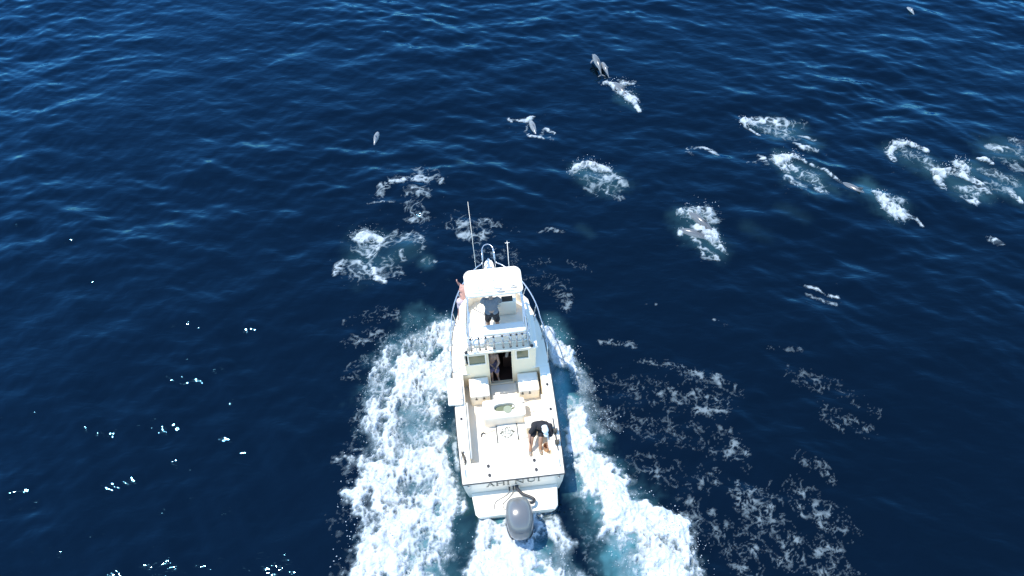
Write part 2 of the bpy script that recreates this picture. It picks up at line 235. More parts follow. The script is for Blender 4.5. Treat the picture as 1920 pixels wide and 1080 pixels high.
SPLASHES=[
('arc of broken white foam left on the water ahead and to port of the boat',[[[-5.02,22.48,0.2,0.6,0.03],[-4.99,23.02,0.28,0.75,0.04],[-4.53,23.29,0.28,0.8,0.05],[-3.96,23.45,0.3,0.75,0.05],[-3.41,23.48,0.4,0.85,0.06],[-3.07,23.63,0.35,0.75,0.05],[-2.72,23.29,0.2,0.65,0.03]],[[-3.65,23.95,0.35,0.55,0.04],[-3.08,23.79,0.3,0.6,0.04]],[[-3.82,22.66,0.45,0.6,0.03],[-3.35,22.66,0.4,0.65,0.03]],[[-3.6,21.98,0.55,0.52,0.02],[-3.36,21.41,0.45,0.6,0.02],[-3.79,21.41,0.25,0.6,0.02]],[[-5.42,22.16,0.08,0.6,0],[-4.46,22.19,0.1,0.8,0]]]),
('widest lacy foam patch off the port bow, with a thick white blob at one end',[[[-5.65,20.44,0.3,1.1,0.15],[-5.41,20.44,0.45,1.25,0.2],[-5.02,20.38,0.4,0.9,0.15],[-4.78,20.28,0.25,1.1,0.1]],[[-5.5,19.9,0.5,0.6,0.03],[-5.13,19.64,0.5,0.65,0.03],[-4.88,19.96,0.4,0.8,0.03]],[[-4.52,20.22,0.45,0.65,0.05],[-4.06,20.44,0.5,0.65,0.05],[-3.58,20.44,0.4,0.75,0.05],[-3.3,20.12,0.25,0.75,0.04],[-3.27,19.64,0.25,0.5,0.03]],[[-6.15,18.57,0.15,0.75,0.03],[-6.16,18.87,0.22,0.8,0.03],[-5.9,19.07,0.3,0.7,0.03],[-5.45,19.18,0.35,0.65,0.03]],[[-5.56,18.62,0.6,0.55,0.02],[-5.02,18.74,0.6,0.6,0.02],[-4.32,19.12,0.6,0.5,0.02],[-4.04,18.62,0.4,0.55,0.02]],[[-4.85,18.87,0.12,1.0,0.02],[-4.72,18.37,0.15,1.0,0.02],[-4.45,18.27,0.2,0.95,0.02]],[[-3.95,19.64,0.15,0.7,0.02],[-3.82,19.2,0.15,0.8,0.02]],[[-3.0,19.12,0.3,0.5,0.02],[-2.72,19.07,0.12,0.85,0.02]]]),
('thin lacy foam ahead of the bow behind the tall whip antenna',[[[-2.3,20.88,0.25,0.55,0.02],[-1.76,20.99,0.3,0.65,0.02],[-1.08,21.13,0.35,0.65,0.02],[-0.43,20.99,0.2,0.6,0.02]],[[-1.74,20.44,0.4,0.62,0.02],[-1.25,20.3,0.4,0.62,0.02]],[[-1.97,21.32,0.5,0.4,0.02],[-0.97,20.71,0.5,0.5,0.02]]]),
('bright foam patch with a thick curled front in the open water beyond the bow',[[[2.38,23.95,0.3,1.0,0.12],[2.62,24.2,0.35,1.2,0.15],[3.05,24.33,0.35,1.25,0.18],[3.39,24.11,0.35,1.2,0.15],[3.72,24.01,0.3,0.9,0.1]],[[3.1,23.57,0.5,0.65,0.05],[3.63,23.63,0.5,0.8,0.05],[4.03,23.48,0.4,0.7,0.05],[4.35,23.11,0.25,0.7,0.04]],[[3.28,23.17,0.6,0.55,0.03],[3.89,23.02,0.5,0.62,0.03]],[[2.82,22.96,0.12,0.6,0.02],[3.28,22.48,0.12,0.7,0.02]],[[3.5,22.81,0.15,0.85,0.02],[3.85,22.6,0.15,0.7,0.02],[4.09,22.36,0.2,0.8,0.02]]]),
('churned white splash thrown up around the two dolphins nearest the boat',[[[6.34,21.55,0.35,0.95,0.25],[6.63,21.49,0.45,0.9,0.25],[7.14,21.61,0.5,0.95,0.28],[7.29,21.27,0.45,0.85,0.25]],[[6.83,20.85,0.35,1.1,0.25],[7.18,20.58,0.45,1.3,0.3],[7.26,20.17,0.35,1.2,0.25],[7.47,19.77,0.18,0.9,0.15],[7.61,19.51,0.12,0.9,0.1]],[[6.1,20.49,0.12,1.0,0.1],[6.19,20.77,0.15,0.9,0.1]],[[6.55,20.3,0.15,0.9,0.08],[6.79,19.96,0.2,0.85,0.06],[6.91,19.51,0.3,0.8,0.05],[7.25,19.3,0.2,0.9,0.04]]]),
('long foam patch farthest out of the starboard group, trailing to the right',[[[9.72,27.25,0.3,1.0,0.12],[9.74,26.89,0.25,0.95,0.1],[10.05,27.11,0.3,0.8,0.08]],[[10.03,27.25,0.3,0.9,0.06],[10.7,27.25,0.35,0.95,0.05],[11.32,27.04,0.35,0.85,0.04],[12.08,26.97,0.35,0.55,0.03]],[[10.6,26.75,0.5,0.65,0.04],[11.19,26.44,0.6,0.75,0.04],[11.53,25.99,0.4,0.6,0.03]],[[9.86,26.61,0.08,1.0,0.02],[10.17,26.26,0.1,1.0,0.02]],[[11.74,26.16,0.12,0.95,0.03],[12.09,26.06,0.12,1.0,0.03],[12.41,25.85,0.1,0.8,0.02]],[[11.45,25.65,0.1,1.0,0.02],[11.72,25.41,0.2,1.15,0.03],[12.21,25.24,0.15,0.95,0.02]]]),
('thin curl of foam alone between the bright patch and the starboard group',[[[7.09,25.41,0.12,0.85,0.02],[7.32,25.51,0.12,0.7,0.02],[7.75,25.51,0.12,0.8,0.02],[8.14,25.24,0.15,1.0,0.02],[8.29,24.98,0.08,0.9,0.01]],[[7.1,25.18,0.15,0.6,0.02],[7.25,24.98,0.1,0.5,0.01]]]),
('horseshoe of foam with a solid rounded white head and a lacy tail',[[[10.61,24.59,0.4,1.4,0.25],[10.81,24.72,0.4,1.3,0.22],[11.26,24.81,0.2,1.15,0.12],[11.47,24.65,0.15,1.1,0.08],[11.6,24.46,0.1,0.9,0.05]],[[10.62,24.33,0.35,1.1,0.15],[10.73,23.88,0.2,0.9,0.05],[10.71,23.32,0.25,0.85,0.04],[11.05,23.02,0.3,0.6,0.03]],[[11.01,24.2,0.3,0.95,0.06],[11.33,23.79,0.45,0.85,0.05],[11.69,23.57,0.45,0.75,0.04]],[[11.77,24.33,0.08,0.8,0.03],[12.22,24.01,0.12,0.95,0.03],[12.71,23.26,0.1,0.9,0.02]],[[11.76,23.02,0.35,0.8,0.03],[11.89,22.72,0.25,0.8,0.02]]]),
('small fan of foam just left of the horseshoe foam patch',[[[9.9,24.91,0.15,0.6,0.02],[9.96,24.68,0.22,0.95,0.04],[10.06,24.39,0.15,0.7,0.02]],[[9.29,24.52,0.12,0.6,0.02],[9.47,24.39,0.1,0.5,0.01],[9.89,24.59,0.12,0.5,0.01]]]),
('narrow bright streak of foam trailing behind the half submerged dolphin',[[[13.78,22.72,0.15,0.9,0.08],[13.94,22.42,0.3,1.2,0.15],[14.1,21.98,0.4,1.25,0.15],[14.41,21.69,0.5,1.15,0.12],[14.54,21.46,0.3,1.0,0.08]],[[14.16,22.48,0.25,0.75,0.05],[14.65,22.13,0.4,0.7,0.05]],[[14.67,21.55,0.15,0.9,0.03],[15.01,21.41,0.12,0.9,0.02],[15.17,21.04,0.1,1.0,0.02]]]),
('leaf shaped foam patch with a bright far rim in the starboard group',[[[15.2,24.52,0.1,0.8,0.02],[15.12,25.08,0.22,1.15,0.1],[15.53,25.58,0.2,1.1,0.08],[15.88,25.65,0.22,1.1,0.08],[16.25,25.48,0.2,1.1,0.06],[16.57,25.14,0.15,1.0,0.04]],[[15.64,25.24,0.4,0.75,0.04],[15.85,24.91,0.45,0.65,0.03],[16.17,24.59,0.5,0.75,0.03],[16.46,24.2,0.4,0.7,0.03]]]),
('thick rounded foam head with two long trailing arms in the starboard group',[[[16.56,23.88,0.3,1.35,0.22],[16.74,23.79,0.35,1.3,0.2],[17.11,23.95,0.25,1.2,0.12],[17.45,23.76,0.2,1.15,0.1],[17.76,23.48,0.2,1.1,0.07],[18.1,23.11,0.12,1.0,0.04]],[[16.52,23.57,0.25,1.1,0.12],[16.57,23.02,0.15,0.95,0.05]],[[17.18,23.02,0.3,0.8,0.04],[17.62,22.81,0.4,0.9,0.04],[18.05,22.87,0.35,0.8,0.03]],[[17.29,22.48,0.3,0.75,0.03],[17.46,22.24,0.25,0.95,0.03]]]),
('rounded foam head with a scattered tail at the right edge of the picture',[[[17.62,24.33,0.3,1.2,0.2],[17.69,24.11,0.3,1.1,0.15],[17.68,23.7,0.15,0.9,0.05]],[[18.52,24.65,0.12,1.0,0.05],[18.83,24.62,0.18,1.25,0.08],[18.95,24.39,0.12,1.0,0.03]],[[18.46,23.95,0.3,0.7,0.03],[18.92,23.79,0.4,0.75,0.03],[19.25,23.32,0.5,0.62,0.03]],[[18.47,23.17,0.5,0.55,0.03],[19.0,22.96,0.35,0.65,0.03]],[[19.0,22.72,0.15,0.9,0.03],[19.23,22.27,0.15,1.0,0.02]]]),
('faint broken foam farthest right beyond the rounded foam head',[[[19.24,25.41,0.25,0.85,0.04],[19.45,25.24,0.3,1.0,0.05],[19.88,25.41,0.25,0.75,0.03]],[[20.39,25.85,0.3,0.6,0.03],[20.82,25.58,0.4,0.6,0.03]],[[20.3,24.85,0.3,0.75,0.03],[20.5,24.59,0.4,0.7,0.03]],[[19.84,25.31,0.3,0.55,0.02],[20.23,24.85,0.3,0.55,0.02],[20.41,25.65,0.3,0.5,0.02]],[[19.45,24.59,0.4,0.45,0.02],[20.13,23.95,0.4,0.5,0.02]]]),
('ripples of foam ringing the lone pale dolphin ahead of the bow',[[[-0.16,27.4,0.1,1.0,0.03],[-0.04,27.18,0.12,0.9,0.03]],[[-0.09,27.29,0.1,0.5,0.01],[0.27,27.25,0.1,0.5,0.01]],[[0.67,27.18,0.1,0.45,0.01],[0.55,26.4,0.1,0.45,0.01]],[[1.13,26.02,0.1,0.5,0.01],[1.37,26.68,0.12,0.5,0.01]],[[1.26,25.88,0.1,0.55,0.01],[1.56,25.95,0.1,0.55,0.01]],[[0.22,27.25,0.08,0.8,0.02],[0.56,27.25,0.2,0.8,0.03],[0.9,27.47,0.15,0.7,0.02]],[[0.55,26.4,0.08,0.9,0.02],[0.76,26.12,0.1,1.0,0.02],[1.13,26.02,0.1,1.0,0.02],[1.26,25.88,0.1,0.9,0.02]],[[1.37,26.68,0.15,0.8,0.02],[1.71,26.37,0.12,0.9,0.02]],[[1.52,25.99,0.15,0.7,0.02],[1.65,25.85,0.1,0.6,0.02]]]),
('winged white splash trailing from the dark dolphin farthest ahead',[[[3.93,29.79,0.15,0.8,0.05],[4.21,29.79,0.22,1.0,0.1],[4.44,29.71,0.2,1.1,0.12],[4.48,29.35,0.15,0.9,0.08]],[[4.77,29.99,0.2,0.7,0.1],[4.95,29.71,0.22,1.15,0.15],[5.15,29.79,0.2,1.15,0.12],[5.39,29.87,0.12,0.9,0.06]],[[4.62,29.12,0.2,0.9,0.1],[4.95,28.97,0.4,1.25,0.22],[5.15,28.66,0.42,1.3,0.22],[5.28,28.28,0.18,1.2,0.1],[5.39,27.84,0.1,1.0,0.03]]]),
('two thin threads of foam alone on dark water right of the boat',[[[10.1,18.05,0.1,0.8,0.01],[10.41,17.98,0.12,0.9,0.01],[10.59,17.81,0.1,0.7,0.01],[10.78,17.65,0.1,0.8,0.01],[11.07,17.57,0.1,0.9,0.01]],[[10.07,17.69,0.1,0.5,0.01],[10.54,17.41,0.12,0.55,0.01],[10.9,17.22,0.12,0.6,0.01]]]),
('small pale fleck of foam low on the right beyond the foam groups',[[[17.28,20.33,0.15,0.45,0.01],[17.45,20.17,0.2,0.85,0.02],[17.64,20.06,0.12,0.7,0.01]]]),
]

def strokes_field(strokes, X, Y, warp=.22, seed=0, soft=.35):
    """density and height left by foam strokes; each stroke = points (x, y, width, density[, height])"""
    D = np.zeros_like(X); Hh = np.zeros_like(X)
    wn = fbm(X * 1.1, Y * 1.1, 4, seed + 20) + .45 * fbm(X * 5, Y * 5, 4, seed + 25)
    for st in strokes:
        for a, b in zip(st, st[1:]):
            ax, ay, bx, by = a[0], a[1], b[0], b[1]
            mw = max(a[2], b[2]) * 2.4
            m = (X > min(ax, bx) - mw) & (X < max(ax, bx) + mw) & (Y > min(ay, by) - mw) & (Y < max(ay, by) + mw)
            if not m.any(): continue
            x = X[m]; y = Y[m]; dx, dy = bx - ax, by - ay; L2 = dx * dx + dy * dy + 1e-9
            t = np.clip(((x - ax) * dx + (y - ay) * dy) / L2, 0, 1)
            d = np.hypot(x - ax - t * dx, y - ay - t * dy)
            ww = a[2] + (b[2] - a[2]) * t; am = a[3] + (b[3] - a[3]) * t
            r = d / ww + wn[m] * warp * 2
            f = 1 - ss(soft, 1.15, r)
            D[m] = np.maximum(D[m], am * f)
            if len(a) > 4: Hh[m] = np.maximum(Hh[m], (a[4] + (b[4] - a[4]) * t) * (1 - ss(0, 1.1, r)))
    return D, Hh
def lace(X, Y, seed=0, sc=1.0, sh=1.0):
    wx = X + .22 * fbm(X * 1.6, Y * 1.6, 3, seed + 1); wy = Y + .22 * fbm(X * 1.6, Y * 1.6, 3, seed + 4)
    a = 1 - np.abs(fbm(wx * 1.7 * sc, wy * 1.7 * sc, 2, seed + 7)) * 3.2 * sh
    b = 1 - np.abs(fbm(wx * 3.9 * sc, wy * 3.9 * sc, 2, seed + 9)) * 2.8 * sh
    c = fbm(wx * 8 * sc, wy * 8 * sc, 3, seed + 12, .7)
    if sh > 1.3: return np.clip(np.maximum(np.maximum(a, 0), .8 * np.maximum(b, 0)) + .42 * c, 0, 1.1)
    return np.clip(.45 * np.maximum(a, 0) + .42 * np.maximum(b, 0) +   .42 * c + .06, 0, 1.1)

# ------------------------------------------------------------------ water
def axis(lo, hi, step, far_lo, far_hi):
    mid = np.arange(lo, hi + step / 2, step)
    def tail(far):
        o = []; s = step; p = 0
        while p < far: s *= 1.13; p += s; o.append(p)
        return np.array(o)
    return np.concatenate([lo - tail(far_lo)[::-1], mid, hi + tail(far_hi)])
gx = axis(-29, 29, .08, 6000, 6000); gy = axis(6.5, 41, .08, 6000, 9000)
X, Y = np.meshgrid(gx, gy)
fade = np.exp(-np.maximum(0, np.maximum(np.abs(X) - 29, np.maximum(6.5 - Y, Y - 41))) / 12)
BI = BOAT.inverted()
def boat_xy(X, Y):
    return BI[0][0] * X + BI[0][1] * Y + BI[0][3], BI[1][0] * X + BI[1][1] * Y + BI[1][3]
def calm(X, Y):                                   # the water is pressed flat right under the hull
    lx, ly = boat_xy(X, Y)
    d = np.maximum(np.abs(lx) - 1.2, np.maximum(-.9 - ly, ly - 6.2))
    return .25 + .75 * ss(0, 2.0, d)
def surf(X, Y): return wave(X, Y) * calm(X, Y)
Z = np.where(fade > 1e-3, surf(X, Y) * fade, 0)
A, _ = strokes_field(AERATED, X, Y, .25, 3, soft=0)
A = A * (.55 + .9 * np.clip(fbm(X * .9, Y * .9, 4, 33) + .35, 0, 1))
water = grid_mesh('sea_water', X, Y, Z, attrs={'aerated': A})
tag(water, kind='structure')
def water_mat():
    m = bpy.data.materials.new('deep sea water'); m.use_nodes = True; n = m.node_tree; n.nodes.remove(n.nodes['Principled BSDF'])
    b = n.nodes.new('ShaderNodeBsdfDiffuse'); gl = n.nodes.new('ShaderNodeBsdfGlossy'); gl.inputs['Color'].default_value = (.22, .64, 1, 1); gl.inputs['Roughness'].default_value = .035
    fr = n.nodes.new('ShaderNodeFresnel'); fr.inputs['IOR'].default_value = 1.41
    mxs = n.nodes.new('ShaderNodeMixShader'); n.links.new(fr.outputs[0], mxs.inputs[0]); n.links.new(b.outputs[0], mxs.inputs[1]); n.links.new(gl.outputs[0], mxs.inputs[2])
    n.links.new(mxs.outputs[0], n.nodes['Material Output'].inputs['Surface'])
    L = n.links.new
    g = n.nodes.new('ShaderNodeNewGeometry')
    at = n.nodes.new('ShaderNodeAttribute'); at.attribute_name = 'aerated'
    cl = n.nodes.new('ShaderNodeTexNoise'); cl.inputs['Scale'].default_value = .12; cl.inputs['Detail'].default_value = 3
    L(g.outputs['Position'], cl.inputs['Vector'])
    base = n.nodes.new('ShaderNodeMix'); base.data_type = 'RGBA'
    base.inputs[6].default_value = (.0007, .0014, .0018, 1); base.inputs[7].default_value = (.0009, .0022, .0042, 1)
    L(cl.outputs['Fac'], base.inputs[0])
    r = n.nodes.new('ShaderNodeValToRGB'); e = r.color_ramp.elements
    e[0].position = 0; e[0].color = (0, 0, 0, 1); e[1].position = 1.0; e[1].color = (1, 1, 1, 1); k = e.new(.45); k.color = (.25, .25, .25, 1)
    L(at.outputs['Fac'], r.inputs[0])
    mx = n.nodes.new('ShaderNodeMix'); mx.data_type = 'RGBA'
    L(r.outputs[0], mx.inputs[0]); L(base.outputs[2], mx.inputs[6]); mx.inputs[7].default_value = (.07, .20, .22, 1)
    L(mx.outputs[2], b.inputs['Color'])
    mp = n.nodes.new('ShaderNodeMapping'); mp.inputs['Scale'].default_value = (.75, 1.5, 1); L(g.outputs['Position'], mp.inputs[0])
    last = None
    for sc, dist in ((2.2, .024), (7, .003)):
        t = n.nodes.new('ShaderNodeTexNoise'); t.inputs['Scale'].default_value = sc; t.inputs['Detail'].default_value = 2
        t.inputs['Distortion'].default_value = .4
        L(mp.outputs[0], t.inputs['Vector'])
        bu = n.nodes.new('ShaderNodeBump'); bu.inputs['Distance'].default_value = dist; bu.inputs['Strength'].default_value = 1
        L(t.outputs['Fac'], bu.inputs['Height'])
        if last: L(last.outputs[0], bu.inputs['Normal'])
        last = bu
    for q in (b, gl, fr): L(last.outputs[0], q.inputs['Normal'])
    return m
water.data.materials.append(water_mat())

def foam_mat():
    m = bpy.data.materials.new('sea foam'); m.use_nodes = True; n = m.node_tree; b = n.nodes['Principled BSDF']
    L = n.links.new
    b.inputs['Roughness'].default_value = .75
    at = n.nodes.new('ShaderNodeAttribute'); at.attribute_name = 'cover'
    r = n.nodes.new('ShaderNodeValToRGB'); e = r.color_ramp.elements
    e[0].position = .15; e[0].color = (.36, .47, .50, 1); e[1].position = .97; e[1].color = (.52, .55, .56, 1)
    L(at.outputs['Fac'], r.inputs[0]); L(r.outputs[0], b.inputs['Base Color'])
    L(at.outputs['Fac'], b.inputs['Alpha'])
    g = n.nodes.new('ShaderNodeNewGeometry'); t = n.nodes.new('ShaderNodeTexNoise'); t.inputs['Scale'].default_value = 9; t.inputs['Detail'].default_value = 6
    L(g.outputs['Position'], t.inputs['Vector'])
    bu = n.nodes.new('ShaderNodeBump'); bu.inputs['Distance'].default_value = .05; bu.inputs['Strength'].default_value = 1
    L(t.outputs['Fac'], bu.inputs['Height']); L(bu.outputs[0], b.inputs['Normal'])
    return m
M['foam'] = foam_mat()
def foam(name, strokes, step, seed, k=1.0, sc=1.0, lift=1.0, hull=False, amp=1.0, big=0, sh=1.0, mixs=0, veil=.3, drops=0, brk=0, warp=.24):
    P = [p for s in strokes for p in s]; pad = 1.3
    x0 = min(p[0] - p[2] * pad for p in P); x1 = max(p[0] + p[2] * pad for p in P)
    y0 = min(p[1] - p[2] * pad for p in P); y1 = max(p[1] + p[2] * pad for p in P)
    X, Y = np.meshgrid(np.arange(x0, x1, step), np.arange(max(y0, 6.0), y1, step))
    D, Hh = strokes_field(strokes, X, Y, warp, seed)
    if brk: D = D * (1 + brk * fbm(X * 3.5, Y * 3.5, 2, seed + 80))
    n = lace(X * (1.1 if mixs else 1), Y * (.68 if mixs else 1), seed, sc, sh)
    if mixs: n = np.clip(.55 * n + .45 * lace(X, Y, seed + 31, sc * mixs, sh) + .04, 0, 1.1)
    if big: D = D * (1 + big * fbm(X * .55, Y * .55, 3, seed + 60)) + big * .25 * fbm(X * 1.3, Y * 1.3, 3, seed + 64) * ss(.1, .6, D)
    a = ss(.0, .75, D + .06 - (1 - n) * k) * (.5 + .5 * ss(.55, 1.15, D)) * amp
    a = np.maximum(a, veil * ss(.0, 1.1, D) ** 1.5 * np.clip(.35 + n * .6 + .9 * fbm(X * 2.1, Y * 2.1, 4, seed + 70), 0, 1.2))
    if hull:
        lx, ly = boat_xy(X, Y)
        hb = np.interp(ly, [-1, -.7, -.65, 0, 2, 4, 5.2, 6.2], [-1, -1, -1, 1.22, 1.25, 1.15, .7, 0])
        a = a * ss(-.02, .10, np.abs(lx) - hb)
    tx = fbm(X * 2.2, Y * 2.2, 5, seed + 40, .6)
    Z = surf(X, Y) + .012 + a * .02 + lift * Hh * ss(.3, 1, a) * (.55 + 1.1 * tx) + .05 * ss(.4, 1, a) * np.clip(tx + .3, 0, 1)
    Z = np.maximum(Z, surf(X, Y) + .006)
    keep = np.maximum(np.maximum(a[:-1, :-1], a[1:, 1:]), np.maximum(a[1:, :-1], a[:-1, 1:])) > .035
    o = grid_mesh(name, X, Y, Z, keep, {'cover': a}); o.data.materials.append(M['foam'])
    if drops: add_drops(o, strokes, drops, seed)
    return o
def add_drops(o, strokes, n, seed):      # small airborne drops thrown up where the foam is thickest
    rs = np.random.RandomState(seed); segs = []
    for st in strokes:
        for a, b in zip(st, st[1:]):
            hgt = (a[4] + b[4]) / 2 if len(a) > 4 else 0
            if hgt > .07: segs.append((a, b, hgt * (math.dist(a[:2], b[:2]) + .3)))
    if not segs: return
    tot = sum(q[2] for q in segs); co = []; 
    for a, b, w_ in segs:
        k = int(round(n * w_ / tot)); t = rs.rand(k)
        ang = rs.rand(k) * 2 * np.pi; rr_ = np.sqrt(rs.rand(k)) * 1.15 * (a[2] + (b[2] - a[2]) * t)
        x = a[0] + (b[0] - a[0]) * t + np.cos(ang) * rr_; y = a[1] + (b[1] - a[1]) * t + np.sin(ang) * rr_
        lx, ly = boat_xy(x, y); ok = (np.abs(lx) > 1.5) | (ly < -1) | (ly > 6.5)
        z = surf(x, y) + (a[4] + (b[4] - a[4]) * t) * 2.0 * rs.rand(k) ** 1.6
        r = .006 + .015 * rs.rand(k) ** 2
        co += [c for c, f in zip(np.stack([x, y, z, r], -1), ok) if f]
    if not co: return
    co = np.array(co); U = np.array([(1, 0, 0), (-1, 0, 0), (0, 1, 0), (0, -1, 0), (0, 0, 1), (0, 0, -1)], float)
    V = (co[:, None, :3] + U[None] * co[:, None, 3:4]).reshape(-1, 3)
    F = np.array([(0, 2, 4), (2, 1, 4), (1, 3, 4), (3, 0, 4), (2, 0, 5), (1, 2, 5), (3, 1, 5), (0, 3, 5)])
    F = (F[None] + 6 * np.arange(len(co))[:, None, None]).reshape(-1, 3)
    bm = bmesh.new(); bm.from_mesh(o.data); lay = bm.verts.layers.float.get('cover')
    vs = [bm.verts.new(v) for v in V]
    for v in vs: v[lay] = .9
    for f in F: bm.faces.new([vs[i] for i in f])
    bm.to_mesh(o.data); bm.free()
tag(foam('wake_foam', WAKE, .028, 100, k=1.12, sc=.85, hull=True, big=.72, mixs=2.4, veil=.45, warp=.46, drops=3200), 'churned white bow waves and stern wash spreading behind the fishing boat', 'wake', kind='stuff')
tag(foam('foam_flecks', FLECKS, .028, 200, k=1.0, sc=1.8, hull=True, amp=.36, sh=1.7, big=1.2, brk=1.5, veil=0), 'sparse flecks and laces of foam scattered over the dark water around the boat', 'foam', kind='stuff')
for i, (lab, st) in enumerate(SPLASHES):
    tag(foam('splash', st, .03, 300 + 13 * i, k=.95, sc=.95, amp=.84, big=.5, sh=1.7, veil=.15, brk=.45, drops=160), lab, 'splash', 'patches of white water left by the dolphins')

# ------------------------------------------------------------------ fishing boat (boat frame: x starboard, y forward, z up)
boat = thing('fishing_boat', 'white cabin fishing boat with hardtop and single outboard motor, churning up a white wake', 'boat', (0, 0, 0))
ST = [0, .6, 1.6, 2.6, 3.4, 4.2, 4.8, 5.3, 5.8, 6.13, 6.46, 6.75, 6.96, 7.09]
HB = [1.39, 1.41, 1.435, 1.44, 1.435, 1.40, 1.32, 1.17, .96, .76, .53, .31, .14, .03]
def hb(y): return float(np.interp(y, ST, HB))
def sz(y): return float(np.interp(y, [0, 2.6, 4.8, 7.09], [.97, 1.06, 1.24, 1.56]))   # sheer height
def station(y):
    h = hb(y); s = sz(y); t = max(0, (y - 3.6) / 3.49)
    kz = -.35 + 1.45 * t ** 2.6; cz = .02 + (.75) * t ** 1.5; ch = h * (.90 - .35 * t)
    mid = (h * (.965 - .12 * t), cz + (s - cz) * .5)
    half = [(h, s), mid, (ch, cz), (ch * .5, (cz + kz) / 2 - .02)]
    return [(-x, y, z) for x, z in half] + [(0, y + (0 if y < 7 else 0), min(kz, s - .15))] + [(x, y, z) for x, z in half[::-1]]
bm = bmesh.new()
rings = [station(y) for y in ST]
vs = loft(bm, rings, cap=False, closed=False)
bm.faces.new(vs[0]); bm.faces.new(vs[-1][::-1])
hull = obj('hull', bm, M['gel'], boat, smooth=35)
# dark rub rail at the sheer
bm = bmesh.new()
def rail_pts(side, off, dz):
    return [(side * (hb(y) + off), y, sz(y) + dz) for y in ST[:-1]] + [(0, 7.13, sz(7.09) + dz)]
for s in (-1, 1): tube(bm, rail_pts(s, .006, -.03), .018, 6)
tube(bm, [(-1.40, -.012, .94), (1.40, -.012, .94)], .018, 6)
obj('rub_rail', bm, M['rubber'], hull)
# lettering on the transom: AHI NUI
bm = bmesh.new()
def stroke(a, b, wd, y=-.006, t=.006):
    a = Vector((a[0], 0, a[1])); b = Vector((b[0], 0, b[1])); d = (b - a).normalized(); nrm = Vector((-d.z, 0, d.x)) * wd / 2
    c = [a - nrm, b - nrm, b + nrm, a + nrm]
    hexa(bm, [(p.x, y - t, p.z) for p in c], [(p.x, y, p.z) for p in c])
def letter(ch, x, z, wd, h):
    T, t = .032, .015
    def serif(px, pz): stroke((px - .035, pz), (px + .035, pz), .014, y=-.0075)
    if ch == 'A':
        stroke((x, z), (x + wd / 2, z + h), t, y=-.004); stroke((x + wd / 2, z + h), (x + wd, z), T); stroke((x + wd * .25, z + h * .35), (x + wd * .75, z + h * .35), .015, y=-.005)
        serif(x, z); serif(x + wd, z)
    if ch == 'H':
        for q in (x, x + wd): stroke((q, z), (q, z + h), T); serif(q, z); serif(q, z + h)
        stroke((x, z + h * .5), (x + wd, z + h * .5), .016, y=-.004)
    if ch == 'I': stroke((x, z), (x, z + h), T); serif(x, z); serif(x, z + h)
    if ch == 'N':
        stroke((x, z), (x, z + h), t, y=-.004); stroke((x + wd, z), (x + wd, z + h), t, y=-.005); stroke((x, z + h), (x + wd, z), T)
        serif(x, z + h); serif(x + wd, z + h); serif(x, z)
    if ch == 'U':
        stroke((x, z + .05), (x, z + h), T); stroke((x + wd, z + .05), (x + wd, z + h), t); stroke((x, z + .05), (x + wd * .5, z), .03, y=-.004); stroke((x + wd * .5, z), (x + wd, z + .05), .025, y=-.005)
        serif(x, z + h); serif(x + wd, z + h)
bm.free()
for ch, x, wd in (('A', -.73, .17), ('H', -.46, .18), ('I', -.16, 0), ('N', .05, .20), ('U', .39, .17), ('I', .68, 0)):
    bm = bmesh.new(); letter(ch, x, .665, wd, .24); obj('name_letter', bm, M['ink'], hull)
bm = bmesh.new()
bm.free()
for s in (-1, 1):
    bm = bmesh.new(); disc(bm, s * 1.24, -.02, .80, .86, .03, 8); obj('towing_eye', bm, M['steel'], hull)
# deck: transom cap, side decks, foredeck
CK0, CK1, CKX = .58, 3.30, 1.13
CY_ = 3.36
bm = bmesh.new()
def strip(fin, ys, th=.035):
    for side in (-1, 1):
        rings = []
        for y in ys:
            a = fin(y) * side; b = (hb(y) - .004) * side; z = sz(y)
            rings.append([(a, y, z + .012), (b, y, z), (b, y, z - th), (a, y, z - th)])
        loft(bm, rings)
strip(lambda y: CKX, [CK0, 1, 1.6, 2.2, 2.6, CK1 + .05])
strip(lambda y: .9, [CK1 + .051, 3.8, 4.2, 4.8, 5.1, 5.3])
rings = []
for y in [5.301, 5.8, 6.13, 6.46, 6.75, 6.96, 7.07]:
    h = hb(y) - .004; z = sz(y); rings.append([(-h, y, z), (0, y, z + .05), (h, y, z), (h, y, z - .04), (-h, y, z - .04)])
loft(bm, rings)
hexa(bm, [(-1.386, .002, .92), (1.386, .002, .92), (1.404, CK0 - .001, .92), (-1.404, CK0 - .001, .92)],
     [(-1.386, .002, .975), (1.386, .002, .975), (1.404, CK0 - .001, .99), (-1.404, CK0 - .001, .99)])
obj('deck', bm, M['gel'], boat, bevel=.012)
# cockpit liner
bm = bmesh.new()
box(bm, -CKX - .03, -CKX, CK0 - .03, CK1, .38, 1.02); box(bm, CKX, CKX + .03, CK0 - .03, CK1, .38, 1.02)
box(bm, -CKX, CKX, CK0 - .03, CK0, .38, .93)
for s in (-1, 1): box(bm, min(s * .99, s * 1.2), max(s * .99, s * 1.2), CY_ + .003, CY_ + .045, .36, 1.045)
obj('cockpit_liner', bm, M['cream'], boat)
bm = bmesh.new(); box(bm, -CKX, CKX, CK0, CK1 + .1, .34, .40)
obj('cockpit_floor', bm, M['nonskid'], boat)
bm = bmesh.new()      # coaming bolster pads along the cockpit sides
for s in (-1, 1):
    bm = bmesh.new(); tube(bm, [(s * 1.105, .75, .90), (s * 1.10, 1.8, .93), (s * 1.10, 2.5, .95)], .035, 8)
    obj('coaming_pad', bm, M['vinyl'], boat, smooth=0)
bm = bmesh.new()
for x, y in ((-.65, .44), (-.64, .17), (.62, .46), (.64, .18)):
    pass
